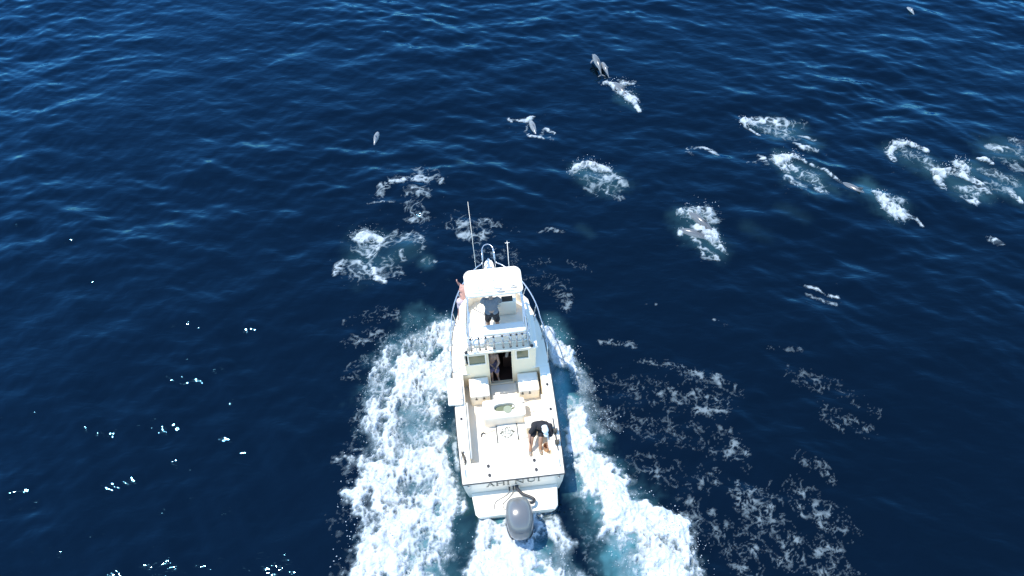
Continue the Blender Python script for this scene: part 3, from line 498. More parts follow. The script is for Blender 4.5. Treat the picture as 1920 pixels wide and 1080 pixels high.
def fitting(x, y, z, r=.036):
    b2 = bmesh.new(); n = 14
    loft(b2, [[(x + q * math.cos(t), y + q * 1.25 * math.sin(t), zz) for t in [k * 2 * math.pi / n for k in range(n)]] for q, zz in ((r * 1.25, z), (r * 1.2, z + .008), (r * .85, z + .010), (r * .8, z + .004))])
    o = obj('flush_rod_holder', b2, M['black'], boat); return o
bm.free()
for x, y in ((-.65, .44), (-.64, .17), (.62, .46), (.64, .18)): fitting(x, y, .990)
for x, y in ((1.29, 2.75), (1.28, 1.95), (-1.28, 1.95), (-1.29, 2.9)): fitting(x, y, sz(y) + .006, .032)
def cleat(x, y, z, rz=0):
    b2 = bmesh.new(); c, s = math.cos(rz), math.sin(rz)
    f = lambda a, b, h: (x + a * c - b * s, y + a * s + b * c, z + h)
    tube(b2, [f(0, -.12, .045), f(0, -.05, .055), f(0, .05, .055), f(0, .12, .045)], .012, 8)
    tube(b2, [f(0, -.04, 0), f(0, -.035, .05)], .012, 8); tube(b2, [f(0, .04, 0), f(0, .035, .05)], .012, 8)
    obj('cleat', b2, M['steel'], boat)
cleat(-1.29, .30, .985); cleat(1.29, .30, .985); cleat(-1.22, 5.0, sz(5) + .01, .3); cleat(1.22, 5.0, sz(5) + .01, -.3)

# cabin
CY, RZ = 3.36, 2.24
WI = 1.0
def cabx(y, z):      # half width of the house at height z
    return float(np.interp(y, [CY, 4.6, 5.5], [1.0, .97, .82])) + .05 * (z - .4) / 1.8
cab = None
bm = bmesh.new()
def wallpiece(x0, x1, z0, z1, y0=CY, y1=CY + .05):
    def e(x, z): return x if abs(x) < .9 else math.copysign(cabx(CY, z), x)
    hexa(bm, [(e(x0, z0), y0, z0), (e(x1, z0), y0, z0), (e(x1, z0), y1, z0), (e(x0, z0), y1, z0)],
         [(e(x0, z1), y0, z1), (e(x1, z1), y0, z1), (e(x1, z1), y1, z1), (e(x0, z1), y1, z1)])
DX0, DX1, DZ0, DZ1 = -.33, .33, .46, 2.12
wl = dict(x0=-.92, x1=-.41, z0=1.58, z1=2.10); wr = dict(x0=.46, x1=.84, z0=1.66, z1=2.12)
# port side of the aft bulkhead, round its window
wallpiece(-1, wl['x0'], .4, RZ); wallpiece(wl['x0'], wl['x1'], .4, wl['z0']); wallpiece(wl['x0'], wl['x1'], wl['z1'], RZ); wallpiece(wl['x1'], DX0, .4, RZ)
wallpiece(DX0, DX1, .4, DZ0); wallpiece(DX0, DX1, DZ1, RZ)
wallpiece(DX1, wr['x0'], .4, RZ); wallpiece(wr['x0'], wr['x1'], .4, wr['z0']); wallpiece(wr['x0'], wr['x1'], wr['z1'], RZ); wallpiece(wr['x1'], 1, .4, RZ)
cab = obj('cabin_bulkhead', bm, M['cream'], boat)
bm = bmesh.new()
for s in (-1, 1):     # side walls
    ys = [CY + .051, 4.0, 4.6, 5.1, 5.5]
    rings = []
    for y in ys:
        zt = RZ - max(0, y - 5.1) * 1.15; zb = sz(y) - .03
        a, b = cabx(y, zb), cabx(y, zt)
        rings.append([(s * a, y, zb), (s * b, y, zt), (s * (b - .05), y, zt), (s * (a - .05), y, zb)])
    loft(bm, rings)
hexa(bm, [(-.80, 5.78, 1.36), (.80, 5.78, 1.36), (.80, 5.84, 1.36), (-.80, 5.84, 1.36)], [(-.80, 5.16, 2.2), (.80, 5.16, 2.2), (.80, 5.22, 2.2), (-.80, 5.22, 2.2)])
obj('cabin_sides', bm, M['gel'], boat, bevel=.015)
bm = bmesh.new()      # low trunk on the foredeck
rings = []
for y, hw, zt in ((5.3, .88, 1.80), (5.8, .78, 1.74), (6.2, .60, 1.68), (6.55, .38, 1.60), (6.75, .20, 1.50)):
    zb = sz(y) - .02; rings.append([(-hw, y, zb), (-hw + .05, y, zt - .06), (-hw * .7, y, zt), (0, y, zt + .03), (hw * .7, y, zt), (hw - .05, y, zt - .06), (hw, y, zb)])
loft(bm, rings)
obj('trunk_cabin', bm, M['gel'], boat, smooth=30)
bm = bmesh.new()
hexa(bm, [(-.25, 5.75, 1.79), (.25, 5.75, 1.79), (.22, 6.2, 1.735), (-.22, 6.2, 1.735)], [(-.25, 5.75, 1.82), (.25, 5.75, 1.82), (.22, 6.2, 1.765), (-.22, 6.2, 1.765)])
obj('deck_hatch', bm, M['glass'], boat, bevel=.01)
def window(name, x0, x1, z0, z1):
    f = bmesh.new(); t = .035
    y0, y1 = CY - .016, CY + .02
    box(f, x0 - .012, x1 + .012, y0, y1, z0 - .012, z0 + t - .012); box(f, x0 - .012, x1 + .012, y0, y1, z1 - t + .012, z1 + .012)
    box(f, x0 - .012, x0 + t - .012, y0, y1, z0 + t - .012, z1 - t + .012); box(f, x1 - t + .012, x1 + .012, y0, y1, z0 + t - .012, z1 - t + .012)
    w_ = obj('window', f, M['gel'], boat)
    g = bmesh.new(); box(g, x0 + .02, x1 - .02, CY + .012, CY + .018, z0 + .02, z1 - .02)
    obj('pane', g, M['glass'], w_)
window('window', **wl); window('window', **wr)
bm = bmesh.new(); t = .03
box(bm, DX0 - t, DX0, CY - .02, CY + .07, DZ0, DZ1 + t); box(bm, DX1, DX1 + t, CY - .02, CY + .07, DZ0, DZ1 + t); box(bm, DX0, DX1, CY - .02, CY + .07, DZ1, DZ1 + t)
box(bm, DX0 - t, DX1 + t, CY - .05, CY + .07, DZ0 - .05, DZ0)
obj('door_frame', bm, M['cream'], boat, bevel=.006)
for s in (-1, 1):     # side windows
    bm = bmesh.new(); rings = []
    for y in (3.75, 4.9):
        a = cabx(y, 1.55) + .004; b = cabx(y, 2.05) + .004
        rings.append([(s * a, y, 1.55), (s * b, y, 2.03), (s * (b + .008), y, 2.03), (s * (a + .008), y, 1.55)])
    loft(bm, rings); obj('side_window', bm, M['glass'], boat)
for x0, x1 in ((-.74, -.28), (-.23, .23), (.28, .74)):
    bm = bmesh.new()
    def wp(x, f, o): return (x, 5.78 - .62 * f + .055 + o, 1.36 + .84 * f + .0 + o * .6)
    hexa(bm, [wp(x0, .2, .01), wp(x1, .2, .01), wp(x1, .2, .02), wp(x0, .2, .02)], [wp(x0, .88, .01), wp(x1, .88, .01), wp(x1, .88, .02), wp(x0, .88, .02)])
    obj('windshield', bm, M['glass'], boat)
# interior: sole, helm seats, dark lining
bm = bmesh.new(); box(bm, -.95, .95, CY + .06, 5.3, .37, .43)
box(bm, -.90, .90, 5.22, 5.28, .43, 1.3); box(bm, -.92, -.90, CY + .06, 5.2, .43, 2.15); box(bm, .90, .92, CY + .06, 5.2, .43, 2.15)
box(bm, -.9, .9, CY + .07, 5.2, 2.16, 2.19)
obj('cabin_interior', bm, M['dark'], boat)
bm = bmesh.new(); box(bm, .1, .8, 3.9, 4.6, .43, 1.0); box(bm, .05, .7, 4.75, 5.1, .43, 1.35)
obj('cabin_cabinet', bm, M['dark'], boat, bevel=.02)
bm = bmesh.new(); tube(bm, [(.22, 3.6, 2.1), (.24, 3.62, 1.75), (.20, 3.60, 1.5)], .05, 8, 4); tube(bm, [(.12, 3.55, 2.12), (-.05, 3.6, 1.85), (-.16, 3.62, 1.6)], .006, 6, 4)
obj('hanging_gear', bm, M['tshoe'], boat, smooth=0)
# roof, which is also the floor of the flybridge
def plan(z0, z1, pts, bmx):
    loft(bmx, [[(x, y, z) for x, y in pts] for z in (z0, z1)])
bm = bmesh.new()
roof = [(-1.09, 3.28), (1.09, 3.28), (1.09, 4.4), (1.02, 5.0), (.80, 5.32), (0, 5.42), (-.80, 5.32), (-1.02, 5.0), (-1.09, 4.4)]
plan(RZ, RZ + .055, roof, bm)
obj('cabin_roof', bm, M['gel'], boat, bevel=.02)
bm = bmesh.new()      # flybridge coaming: raised wall round front and sides
inn = [(-.86, 3.42), (-.88, 4.3), (-.82, 4.85), (-.55, 5.10), (0, 5.16), (.55, 5.10), (.82, 4.85), (.88, 4.3), (.86, 3.42)]
hts = [2.46, 2.52, 2.66, 2.76, 2.78, 2.76, 2.66, 2.52, 2.46]
rings = []
for (x, y), h in zip(inn, hts):
    d = Vector((x, (y - 4.0) * .6)).normalized() * .06
    rings.append([(x, y, RZ + .055), (x, y, h), (x + d.x, y + d.y, h), (x + d.x * 1.6, y + d.y * 1.6, RZ + .055)])
loft(bm, rings)
obj('flybridge_coaming', bm, M['gel'], boat, smooth=35)
bm = bmesh.new()      # helm console
hexa(bm, [(-.30, 4.50, 2.30), (.62, 4.50, 2.30), (.62, 4.95, 2.30), (-.30, 4.95, 2.30)], [(-.30, 4.42, 3.02), (.62, 4.42, 3.02), (.62, 4.80, 3.22), (-.30, 4.80, 3.22)])
con = obj('helm_console', bm, M['gel'], boat, bevel=.03)
bm = bmesh.new(); n = 20
ctr = Vector((-.05, 4.36, 3.0))
tube(bm, [ctr + Vector((.19 * math.cos(t), -.06 * math.sin(t), .18 * math.sin(t))) for t in [k * 2 * math.pi / n for k in range(n + 1)]], .014, 6)
tube(bm, [ctr, ctr + Vector((0, .12, .02))], .02, 6)
for a in (90, 210, 330): tube(bm, [ctr, ctr + Vector((.19 * math.cos(R(a)), -.06 * math.sin(R(a)), .18 * math.sin(R(a))))], .008, 6)
obj('steering_wheel', bm, M['steel'], con)
bm = bmesh.new(); box(bm, .2, .52, 4.43, 4.47, 3.04, 3.26); obj('chart_display', bm, M['black'], con, bevel=.01)
bm = bmesh.new()      # aft bench of the flybridge
plan(2.30, 2.82, rrect(-.42, .80, 3.50, 3.80, .06), bm)
bench = obj('bench_seat', bm, M['gel'], boat, bevel=.02)
bm = bmesh.new(); plan(2.821, 2.91, rrect(-.41, .79, 3.49, 3.80, .06), bm); obj('cushion', bm, M['vinyl'], bench, bevel=.03)
bm = bmesh.new()
tube(bm, [(-.40, 3.47, 2.96), (.2, 3.45, 2.98), (.78, 3.47, 2.96)], .07, 12, 4); obj('backrest', bm, M['vinyl'], bench, smooth=0)
bm = bmesh.new()      # white cover folded over the port aft corner
ellipsoid(bm, (-.62, 3.62, 2.42), (.17, .16, .16)); ellipsoid(bm, (-.50, 3.56, 2.40), (.12, .12, .12)); obj('canvas_cover', bm, M['vinyl'], boat, smooth=0)
# pipe frame carrying the hardtop
bm = bmesh.new()
legs = [((-.84, 3.42, 2.29), (-.72, 3.95, 4.22)), ((.84, 3.42, 2.29), (.72, 3.95, 4.22)), ((-.80, 4.95, 2.65), (-.66, 4.62, 4.22)), ((.80, 4.95, 2.65), (.66, 4.62, 4.22))]
LEG = []
for a, b in legs:
    b2 = bmesh.new(); a = Vector(a); b = Vector(b)
    tube(b2, [a, a.lerp(b, .5) + Vector((.02 * (1 if a.x > 0 else -1), 0, 0)), b], .021, 10, 4)
    obj('hardtop_leg', b2, M['alu'], boat, smooth=0)
bm.free(); bm = bmesh.new()
tube(bm, [(-.76, 3.55, 2.29), (-.74, 3.80, 3.6)], .014); tube(bm, [(.76, 3.60, 2.29), (.74, 3.82, 3.7)], .016)
tube(bm, [(-.78, 3.70, 3.25), (-.72, 4.72, 3.6)], .015); tube(bm, [(.78, 3.70, 3.25), (.72, 4.72, 3.6)], .015)
tube(bm, [(-.72, 3.95, 4.20), (.72, 3.95, 4.20)], .018); tube(bm, [(-.66, 4.62, 4.20), (.66, 4.62, 4.20)], .018)
tube(bm, [(-.72, 4.7, 3.3), (-.2, 4.78, 3.26)], .014); tube(bm, [(.72, 4.7, 3.3), (.3, 4.78, 3.24)], .014)
obj('hardtop_brace', bm, M['alu'], boat, smooth=0)
# aft rail and rocket launcher rod holders
bm = bmesh.new()
tube(bm, [(-.86, 3.9, 2.95), (-.87, 3.46, 2.95), (-.80, 3.35, 2.95), (.80, 3.35, 2.95), (.87, 3.46, 2.95), (.86, 3.9, 2.95)], .017, 8)
tube(bm, [(-.86, 3.36, 2.62), (.86, 3.36, 2.62)], .014, 8)
for x in (-.86, -.3, .3, .86): tube(bm, [(x, 3.36, 2.29), (x, 3.355, 2.95)], .014, 8)
for s in (-1, 1): tube(bm, [(s * .87, 3.9, 2.5), (s * .87, 3.9, 2.95)], .014, 8)
obj('flybridge_rail', bm, M['steel'], boat, smooth=0)
for i, x in enumerate((-.78, -.56, -.36, -.14, .10, .34, .50, .66)):
    b2 = bmesh.new(); o_ = .02 * math.sin(i * 2.1)
    tube(b2, [(x + o_, 3.27, 2.50), (x, 3.31, 2.98)], .026, 10)
    rh = obj('rod_holder', b2, M['grey tube'], boat, smooth=0)
    for q in ([(x, 3.309, 2.975), (x, 3.311, 3.0)], [(x + o_, 3.268, 2.47), (x + o_, 3.27, 2.50)]):
        b2 = bmesh.new(); tube(b2, q, .031, 10); obj('rim', b2, M['black'], rh)
for x in (-.95, .92):
    b2 = bmesh.new(); ellipsoid(b2, (x, 3.30, 2.37), (.05, .05, .05)); tube(b2, [(x, 3.33, 2.29), (x, 3.31, 2.36)], .012)
    obj('deck_light', b2, M['black'], boat, smooth=0)
# hardtop
bm = bmesh.new()
ht = []
N = 7
for k in range(N + 1):   # crowned front edge
    x = .76 - 1.52 * k / N; ht.append((x, 4.50 + .24 * (1 - (x / .80) ** 2)))
top = rrect(-.78, .78, 3.78, 4.62, .14, 5)
outl = [(x, y + (.17 * (1 - (x / .8) ** 2) if y > 4.3 else -.02 * (1 - (x / .8) ** 2))) for x, y in top]
rr = []
for s, z in ((.97, 4.225), (1, 4.25), (1, 4.29), (.965, 4.315)):
    rr.append([(x * s, 4.22 + (y - 4.22) * s, z) for x, y in outl])
loft(bm, rr)
hard = obj('hardtop', bm, M['gel'], boat, smooth=30)
bm = bmesh.new()
tube(bm, [(-.58, 3.85, 4.345), (.60, 3.83, 4.345)], .011, 6)
for x in (-.5, 0, .5): tube(bm, [(x, 3.85, 4.31), (x, 3.85, 4.345)], .01, 6)
tube(bm, [(-.56, 3.93, 4.335), (.62, 3.93, 4.335)], .007, 6)
obj('antenna_rack', bm, M['alu'], hard)
bm = bmesh.new()
tube(bm, [(.04, 3.93, 4.33), (.12, 3.96, 4.34), (.20, 3.90, 4.34), (.08, 3.84, 4.34), (.16, 3.80, 4.34), (.28, 3.81, 4.33)], .007, 6, 4)
obj('antenna_cable', bm, M['brass'], hard); bm = bmesh.new()
tube(bm, [(.44, 3.95, 4.33), (.52, 3.98, 4.34), (.62, 3.92, 4.34), (.5, 3.90, 4.33)], .007, 6, 4)
obj('antenna_cable', bm, M['brass'], hard)
bm = bmesh.new(); tube(bm, [(-.41, 3.95, 4.30), (-.415, 4.0, 4.6)], .016, 8); tube(bm, [(-.415, 4.0, 4.6), (-.45, 4.90, 6.75)], .009, 8, r2=.005)
obj('whip_antenna', bm, M['gel'], hard, smooth=0)
bm = bmesh.new(); tube(bm, [(.45, 3.96, 4.30), (.45, 4.36, 5.66)], .009, 8)
tube(bm, [(.39, 4.36, 5.66), (.51, 4.36, 5.66)], .008, 6); tube(bm, [(.45, 4.30, 5.68), (.45, 4.44, 5.64)], .008, 6); tube(bm, [(.45, 3.95, 4.31), (.47, 3.93, 4.36)], .02, 6)
obj('mast_antenna', bm, M['gel'], hard, smooth=0)
bm = bmesh.new(); tube(bm, [(.01, 3.96, 4.31), (.015, 4.0, 4.75)], .009, 6); tube(bm, [(-.04, 4.0, 4.75), (.07, 4.0, 4.75)], .009, 6); disc(bm, .01, 3.96, 4.31, 4.35, .03)
obj('stub_antenna', bm, M['alu'], hard, smooth=0)
# bow rail, pulpit, anchor
bm = bmesh.new()
RL = [(y, x) for y, x in ((3.65, 1.41), (4.1, 1.40), (4.6, 1.33), (5.0, 1.29), (5.5, 1.17), (6.0, .97), (6.4, .72), (6.75, .42), (6.95, .20))]
for s in (-1, 1):
    pts = [(s * 1.41, 3.45, sz(3.5) + .02)] + [(s * x, y, 1.85 if y > 4 else 1.72) for y, x in RL]
    pts += [(s * .17, 7.2, 2.15)]
    tube(bm, pts, .018, 8, 5)
    for y in (4.3, 5.1, 5.8, 6.45):
        xr = float(np.interp(y, [q[0] for q in RL], [q[1] for q in RL]))
        tube(bm, [(s * (hb(y) - .05), y - .05, sz(y) + .01), (s * xr, y, 1.85)], .014, 8)
tube(bm, [(-.19, 6.72, 1.6), (-.20, 6.95, 2.1), (-.17, 7.22, 2.17), (-.07, 7.36, 2.2), (.07, 7.36, 2.2), (.17, 7.22, 2.17), (.20, 6.95, 2.1), (.19, 6.72, 1.6)], .014, 8, 5)
obj('bow_rail', bm, M['steel'], boat, smooth=0)
bm = bmesh.new(); plan(1.60, 1.66, [(-.2, 6.5), (.2, 6.5), (.14, 7.05), (.1, 7.16), (-.1, 7.16), (-.14, 7.05)], bm)
obj('bow_pulpit', bm, M['gel'], boat, bevel=.02)
bm = bmesh.new()
tube(bm, [(0, 6.7, 1.72), (0, 7.24, 1.66)], .02, 8); tube(bm, [(-.12, 7.12, 1.58), (0, 7.27, 1.56), (.12, 7.12, 1.58)], .025, 8, 4)
box(bm, -.08, -.02, 6.6, 6.8, 1.66, 1.8); box(bm, .03, .10, 6.58, 6.76, 1.66, 1.82)
obj('anchor', bm, M['steel'], boat)
# cockpit furniture
def cabinet(x0, x1, y0, y1, z1, name='tackle_cabinet'):
    b2 = bmesh.new(); plan(.40, z1, rrect(x0, x1, y0, y1, .04, 3), b2)
    c = obj(name, b2, M['gel'], boat, bevel=.012)
    return c
c1 = cabinet(-.98, -.40, 2.70, 3.34, .90); c2 = cabinet(.46, 1.06, 2.72, 3.34, .90)
def handle(x, y, z, par):
    b2 = bmesh.new(); box(b2, x - .012, x + .012, y - .02, y - .002, z - .07, z + .03); box(b2, x - .035, x + .035, y - .022, y - .001, z - .085, z - .068)
    obj('latch', b2, M['black'], par)
for x in (-.80, -.58): handle(x, 2.70, .82, c1)
for x in (.56, .77): handle(x, 2.72, .82, c2)
bm = bmesh.new(); plan(.901, .925, rrect(-.96, -.42, 2.73, 3.30, .05, 3), bm); obj('lid', bm, M['vinyl'], c1, bevel=.01)
bm = bmesh.new(); plan(.901, .925, rrect(.48, 1.04, 2.75, 3.30, .05, 3), bm); obj('lid', bm, M['vinyl'], c2, bevel=.01)
bm = bmesh.new(); plan(.401, .445, rrect(-.36, .42, 2.9, 3.30, .03, 3), bm); plan(.401, .60, rrect(-.36, .42, 2.62, 2.86, .04, 3), bm); obj('door_step', bm, M['gel'], boat, bevel=.01)
# bait tank with an oval well
bm = bmesh.new()
tx0, tx1, ty0, ty1, tz = -.66, .58, 1.93, 2.56, .90
n = 32; oc = (-.02, 2.26); orx, ory = .31, .125
outer = []; inner = []
for k in range(n):
    t = 2 * math.pi * k / n; c, s = math.cos(t), math.sin(t)
    ex = math.copysign(abs(c) ** .6, c) * orx; ey = math.copysign(abs(s) ** .8, s) * ory
    inner.append((oc[0] + ex, oc[1] + ey))
    hx, hy = (tx1 - tx0) / 2, (ty1 - ty0) / 2; px = math.copysign(abs(c) ** .22, c) * hx; py = math.copysign(abs(s) ** .22, s) * hy
    outer.append(((tx0 + tx1) / 2 + px, (ty0 + ty1) / 2 + py))
def r3(pts, z, s=1, c=(-.04, 2.24)): return [(c[0] + (x - c[0]) * s, c[1] + (y - c[1]) * s, z) for x, y in pts]
loft(bm, [r3(outer, .40, 1.02), r3(outer, .83, 1.0), r3(outer, .885, .985), r3(outer, tz, .95), r3(inner, tz), r3(inner, .88), r3(inner, .70, .9, oc)], cap=False)
bm.faces.new([bm.verts.new(p) for p in r3(inner, .70, .9, oc)])
tank = obj('bait_tank', bm, M['gel'], boat, smooth=40)
bm = bmesh.new(); loft(bm, [r3(inner, .78, .93, oc), r3(inner, .785, .93, oc)]); obj('tank_water', bm, mat('murky tank water', (.16, .18, .11), .08), tank)
bm = bmesh.new(); disc(bm, .06, 2.17, .905, .922, .12, 18); obj('lid', bm, mat('smoked clear lid', (.30, .32, .22), .15), tank)
bm = bmesh.new(); tube(bm, [(.18, 2.20, .925), (.24, 2.24, .95), (.3, 2.2, .92)], .008, 6, 4); obj('latch', bm, M['steel'], tank)
bm = bmesh.new(); tube(bm, [(.48, 2.32, .912), (.62, 2.35, .925), (.70, 2.36, .92)], .012, 6, 3); obj('hose', bm, M['tshoe'], tank, smooth=0)
# swim platform / motor bracket
bm = bmesh.new()
pl0 = [(-1.20, -.004), (-1.13, -.62), (-1.05, -.72), (1.05, -.72), (1.13, -.62), (1.20, -.004)]
pl1 = [(x * .9, y * .95) for x, y in pl0]
loft(bm, [[(x, y, .05) for x, y in pl1], [(x, y, .30) for x, y in pl0], [(x * .985, y * .985 - .003, .345) for x, y in pl0]])
obj('motor_bracket', bm, M['gel'], boat, smooth=30)
# outboard motor
om = thing('outboard_motor', None, None, (0, 0, 0)); om.matrix_world = Matrix(); om.parent = boat
for k in ('label', 'category', 'group'):
    if k in om: del om[k]
bm = bmesh.new()
def cring(y, hw, z0, z1, n=20):
    out = []
    for k in range(n):
        t = 2 * math.pi * k / n; c, s = math.cos(t), math.sin(t)
        out.append((.03 + hw * math.copysign(abs(c) ** .75, c), y, (z0 + z1) / 2 + (z1 - z0) / 2 * math.copysign(abs(s) ** .8, s)))
    return out
cs = [(-.60, .05, .98, 1.08), (-.61, .17, .90, 1.16), (-.66, .25, .82, 1.26), (-.76, .315, .74, 1.35), (-.92, .355, .68, 1.42), (-1.12, .365, .64, 1.44), (-1.30, .35, .62, 1.38), (-1.45, .31, .62, 1.26), (-1.55, .25, .64, 1.12), (-1.60, .17, .68, .98), (-1.62, .06, .74, .88)]
loft(bm, [cring(*c) for c in cs])
obj('cowling', bm, M['cowl'], om, smooth=0)
bm = bmesh.new()
for s in (-1, 1):
    tube(bm, [(.03 + s * .27, -.75, 1.20), (.03 + s * .315, -1.05, 1.24), (.03 + s * .28, -1.40, 1.12)], .014, 8, 5)
tube(bm, [(-.15, -1.50, 1.10), (.03, -1.565, 1.08), (.2, -1.50, 1.10)], .012, 8, 5)
obj('cowling_trim', bm, M['cowl2'], om, smooth=0)
bm = bmesh.new(); loft(bm, [cring(c[0] - .0, c[1] + .004, c[2] - .004 + .0, c[2] + .05) for c in cs[2:-2]])
obj('cowling_seam', bm, M['black'], om, smooth=0)
bm = bmesh.new()
box(bm, -.16, .22, -1.45, -.85, .35, .70); hexa(bm, [(-.05, -1.2, -.7), (.11, -1.2, -.7), (.11, -.9, -.7), (-.05, -.9, -.7)], [(-.12, -1.35, .35), (.18, -1.35, .35), (.18, -.85, .35), (-.12, -.85, .35)])
ellipsoid(bm, (.03, -1.1, -.72), (.09, .38, .09)); box(bm, -.17, .23, -.88, -.74, .1, .62)
obj('midsection', bm, M['cowl2'], om, bevel=.02)
bm = bmesh.new()
for a in (0, 120, 240):
    m_ = Matrix.Translation((.03, -1.5, -.72)) @ Matrix.Rotation(R(a), 4, 'Y') @ Matrix.Translation((0, 0, .13)) @ Matrix.Rotation(R(35), 4, 'Z') @ Matrix.Diagonal((.09, .012, .13, 1))
    bmesh.ops.create_uvsphere(bm, u_segments=12, v_segments=8, radius=1, matrix=m_)
tube(bm, [(.03, -1.40, -.72), (.03, -1.6, -.72)], .05, 10)
obj('propeller', bm, M['steel'], om)
for pts, r, mk in (([(.06, -.01, .55), (.09, -.10, .50), (.20, -.24, .47), (.40, -.36, .48), (.50, -.46, .50), (.44, -.56, .56), (.30, -.58, .66), (.22, -.64, .80)], .042, 'rubber'),
                   ([(-.14, -.01, .50), (-.15, -.10, .40), (-.28, -.20, .36), (-.55, -.34, .36), (-.62, -.55, .36)], .011, 'tshoe'),
                   ([(-.03, -.01, .50), (-.04, -.11, .40), (-.2, -.28, .36), (-.36, -.42, .36), (-.33, -.58, .37), (-.22, -.62, .5)], .011, 'tshoe')):
    bm = bmesh.new(); tube(bm, pts, r, 10, 6); obj('rigging_hose', bm, M[mk], om, smooth=0)
for x in (-.14, -.03, .07):
    bm = bmesh.new(); tube(bm, [(x, -.0, .52), (x, -.035, .50), (x, -.075, .42)], .022 if x < .05 else .05, 10); obj('hose_boot', bm, M['black'], om)
# gear on the gunwales
def reel(y, x, z, label):
    t = thing('fishing_reel', label, 'fishing reel', (x, y, z))
    b2 = bmesh.new(); tube(b2, [(-.045, .02, .09), (.045, .02, .09)], .062, 14); obj('spool', b2, M['brass'], t)
    b2 = bmesh.new(); tube(b2, [(-.06, .02, .09), (-.045, .02, .09)], .075, 14); tube(b2, [(.045, .02, .09), (.06, .02, .09)], .075, 14); tube(b2, [(0, -.2, .02), (0, .45, .025)], .016, 8)
    obj('frame', b2, M['black'], t)
    b2 = bmesh.new(); tube(b2, [(.06, .02, .09), (.08, .02, .09), (.08, .10, .12)], .01, 6); obj('handle', b2, M['steel'], t)
reel(1.20, 1.30, 1.03, 'black fishing reel lying on the starboard gunwale beside the bent man')
reel(.86, 1.31, 1.01, 'black fishing reel on the starboard gunwale nearest the stern corner')
t = thing('coiled_line', 'tangle of dark line and clips on the port gunwale near the stern', 'rope', (-1.30, .78, 1.0))
bm = bmesh.new(); pts = []
for k in range(60):
    a = k * .55; pts.append((.05 * math.cos(a) * (1 + .4 * math.sin(k * .31)), .17 * math.sin(a * .93) + .003 * k - .1, .02 + .012 * math.sin(k * 1.3)))
tube(bm, pts, .006, 6, 3); obj('line', bm, M['brass'], t, smooth=0)
bm = bmesh.new(); tube(bm, [(.02, -.22, .02), (.03, -.02, .04)], .014, 8); tube(bm, [(-.04, .1, .02), (.03, .16, .04)], .014, 8); obj('clip', bm, M['black'], t)
# white board over the port gunwale
t = thing('bait_table', 'flat white bait table hanging out over the port gunwale beside the cabin', 'table', (-1.40, 2.80, sz(2.8) + .01))
bm = bmesh.new()
loft(bm, [[(x, y, z) for x, y in rrect(-.21, .21, -.44, .43, .03, 3)] for z in (.03, .10)]); obj('tray', bm, M['gel'], t, bevel=.01)
for y in (-.3, .3):
    bm = bmesh.new(); box(bm, -.02, .10, y - .02, y + .02, -.01, .029); obj('bracket', bm, M['alu'], t)
bm = bmesh.new(); tube(bm, [(.05, -.40, .115), (.12, -.33, .13), (.20, -.30, .115)], .009, 6, 3); obj('knife', bm, M['steel'], t)
# fish bag in the cockpit
t = thing('fish_bag', 'flat cream bag with two black straps and round emblem on the cockpit floor', 'bag', (-.02, 1.68, .405))
bm = bmesh.new()
def bagz(x, y): return .055 + .02 * math.sin(x * 4 + 1) + .012 * math.sin(y * 9 + x * 5)
NX, NY = 22, 12; rows_t = []; rows_b = []
for j in range(NY + 1):
    y = -.31 + .62 * j / NY
    rt = []; rb = []
    for i in range(NX + 1):
        x = -.34 + .96 * i / NX; yy = y + (.09 * ((x + .34) / .96) ** 2 if j < NY / 2 else .02 * x)
        e = min(1, min(i, NX - i, j, NY - j) / 1.5)
        rt.append(bm.verts.new((x, yy, .005 + bagz(x, y) * e))); rb.append(bm.verts.new((x, yy, 0)))
    rows_t.append(rt); rows_b.append(rb)
for rows, fl in ((rows_t, 0), (rows_b, 1)):
    for a, b in zip(rows, rows[1:]):
        for i in range(NX):
            q = (a[i], a[i + 1], b[i + 1], b[i]); bm.faces.new(q[::-1] if fl else q)
bnd = lambda R_: [v for v in R_[0]] + [r[-1] for r in R_[1:]] + R_[-1][::-1][1:] + [r[0] for r in R_[1:-1]][::-1]
a_, b_ = bnd(rows_t), bnd(rows_b)
for i in range(len(a_)): j = (i + 1) % len(a_); bm.faces.new((b_[i], b_[j], a_[j], a_[i]))
obj('bag_body', bm, M['bag'], t, smooth=0)
for x in (-.30, .30):
    bm = bmesh.new(); rings = []
    for j in range(NY + 1):
        y = -.30 + .60 * j / NY; yy = y + (.09 * ((x + .34) / .96) ** 2 if j < NY / 2 else .02 * x); z = bagz(x, y) * min(1, min(j, NY - j) / 1.5 + .2) + .012
        rings.append([(x - .013, yy, z), (x + .013, yy, z), (x + .013, yy, z + .005), (x - .013, yy, z + .005)])
    loft(bm, rings); obj('strap', bm, M['black'], t)
bm = bmesh.new()
def mark(x0, y0, x1, y1, wd, dz=.0):
    a = Vector((x0, y0)); b = Vector((x1, y1)); d = (b - a); 
    if d.length < 1e-5: return
    nn = Vector((-d.y, d.x)).normalized() * wd / 2; c = [a - nn, b - nn, b + nn, a + nn]
    zz = lambda p: bagz(p.x, p.y - .0) + .010 + dz
    hexa(bm, [(p.x, p.y, zz(p)) for p in c], [(p.x, p.y, zz(p) + .004) for p in c])
cx, cy, rr_ = .0, -.02, .175
for k in range(26):
    a = 2 * math.pi * k / 26; a2 = a + .16 * (1 + .5 * math.sin(k * 3.7))
    r1 = rr_ * (.86 + .12 * math.sin(k * 5.1)); 
    mark(cx + r1 * math.cos(a), cy + r1 * .95 * math.sin(a), cx + rr_ * math.cos(a2), cy + rr_ * .95 * math.sin(a2), .022 + .012 * math.sin(k * 2.3), .001 * (k % 2))
for s in (-1, 1):
    mark(cx + s * .15, cy, cx + s * .22, cy, .035, .002); mark(cx + s * .12, cy + .04, cx + s * .20, cy + .01, .02, .003)
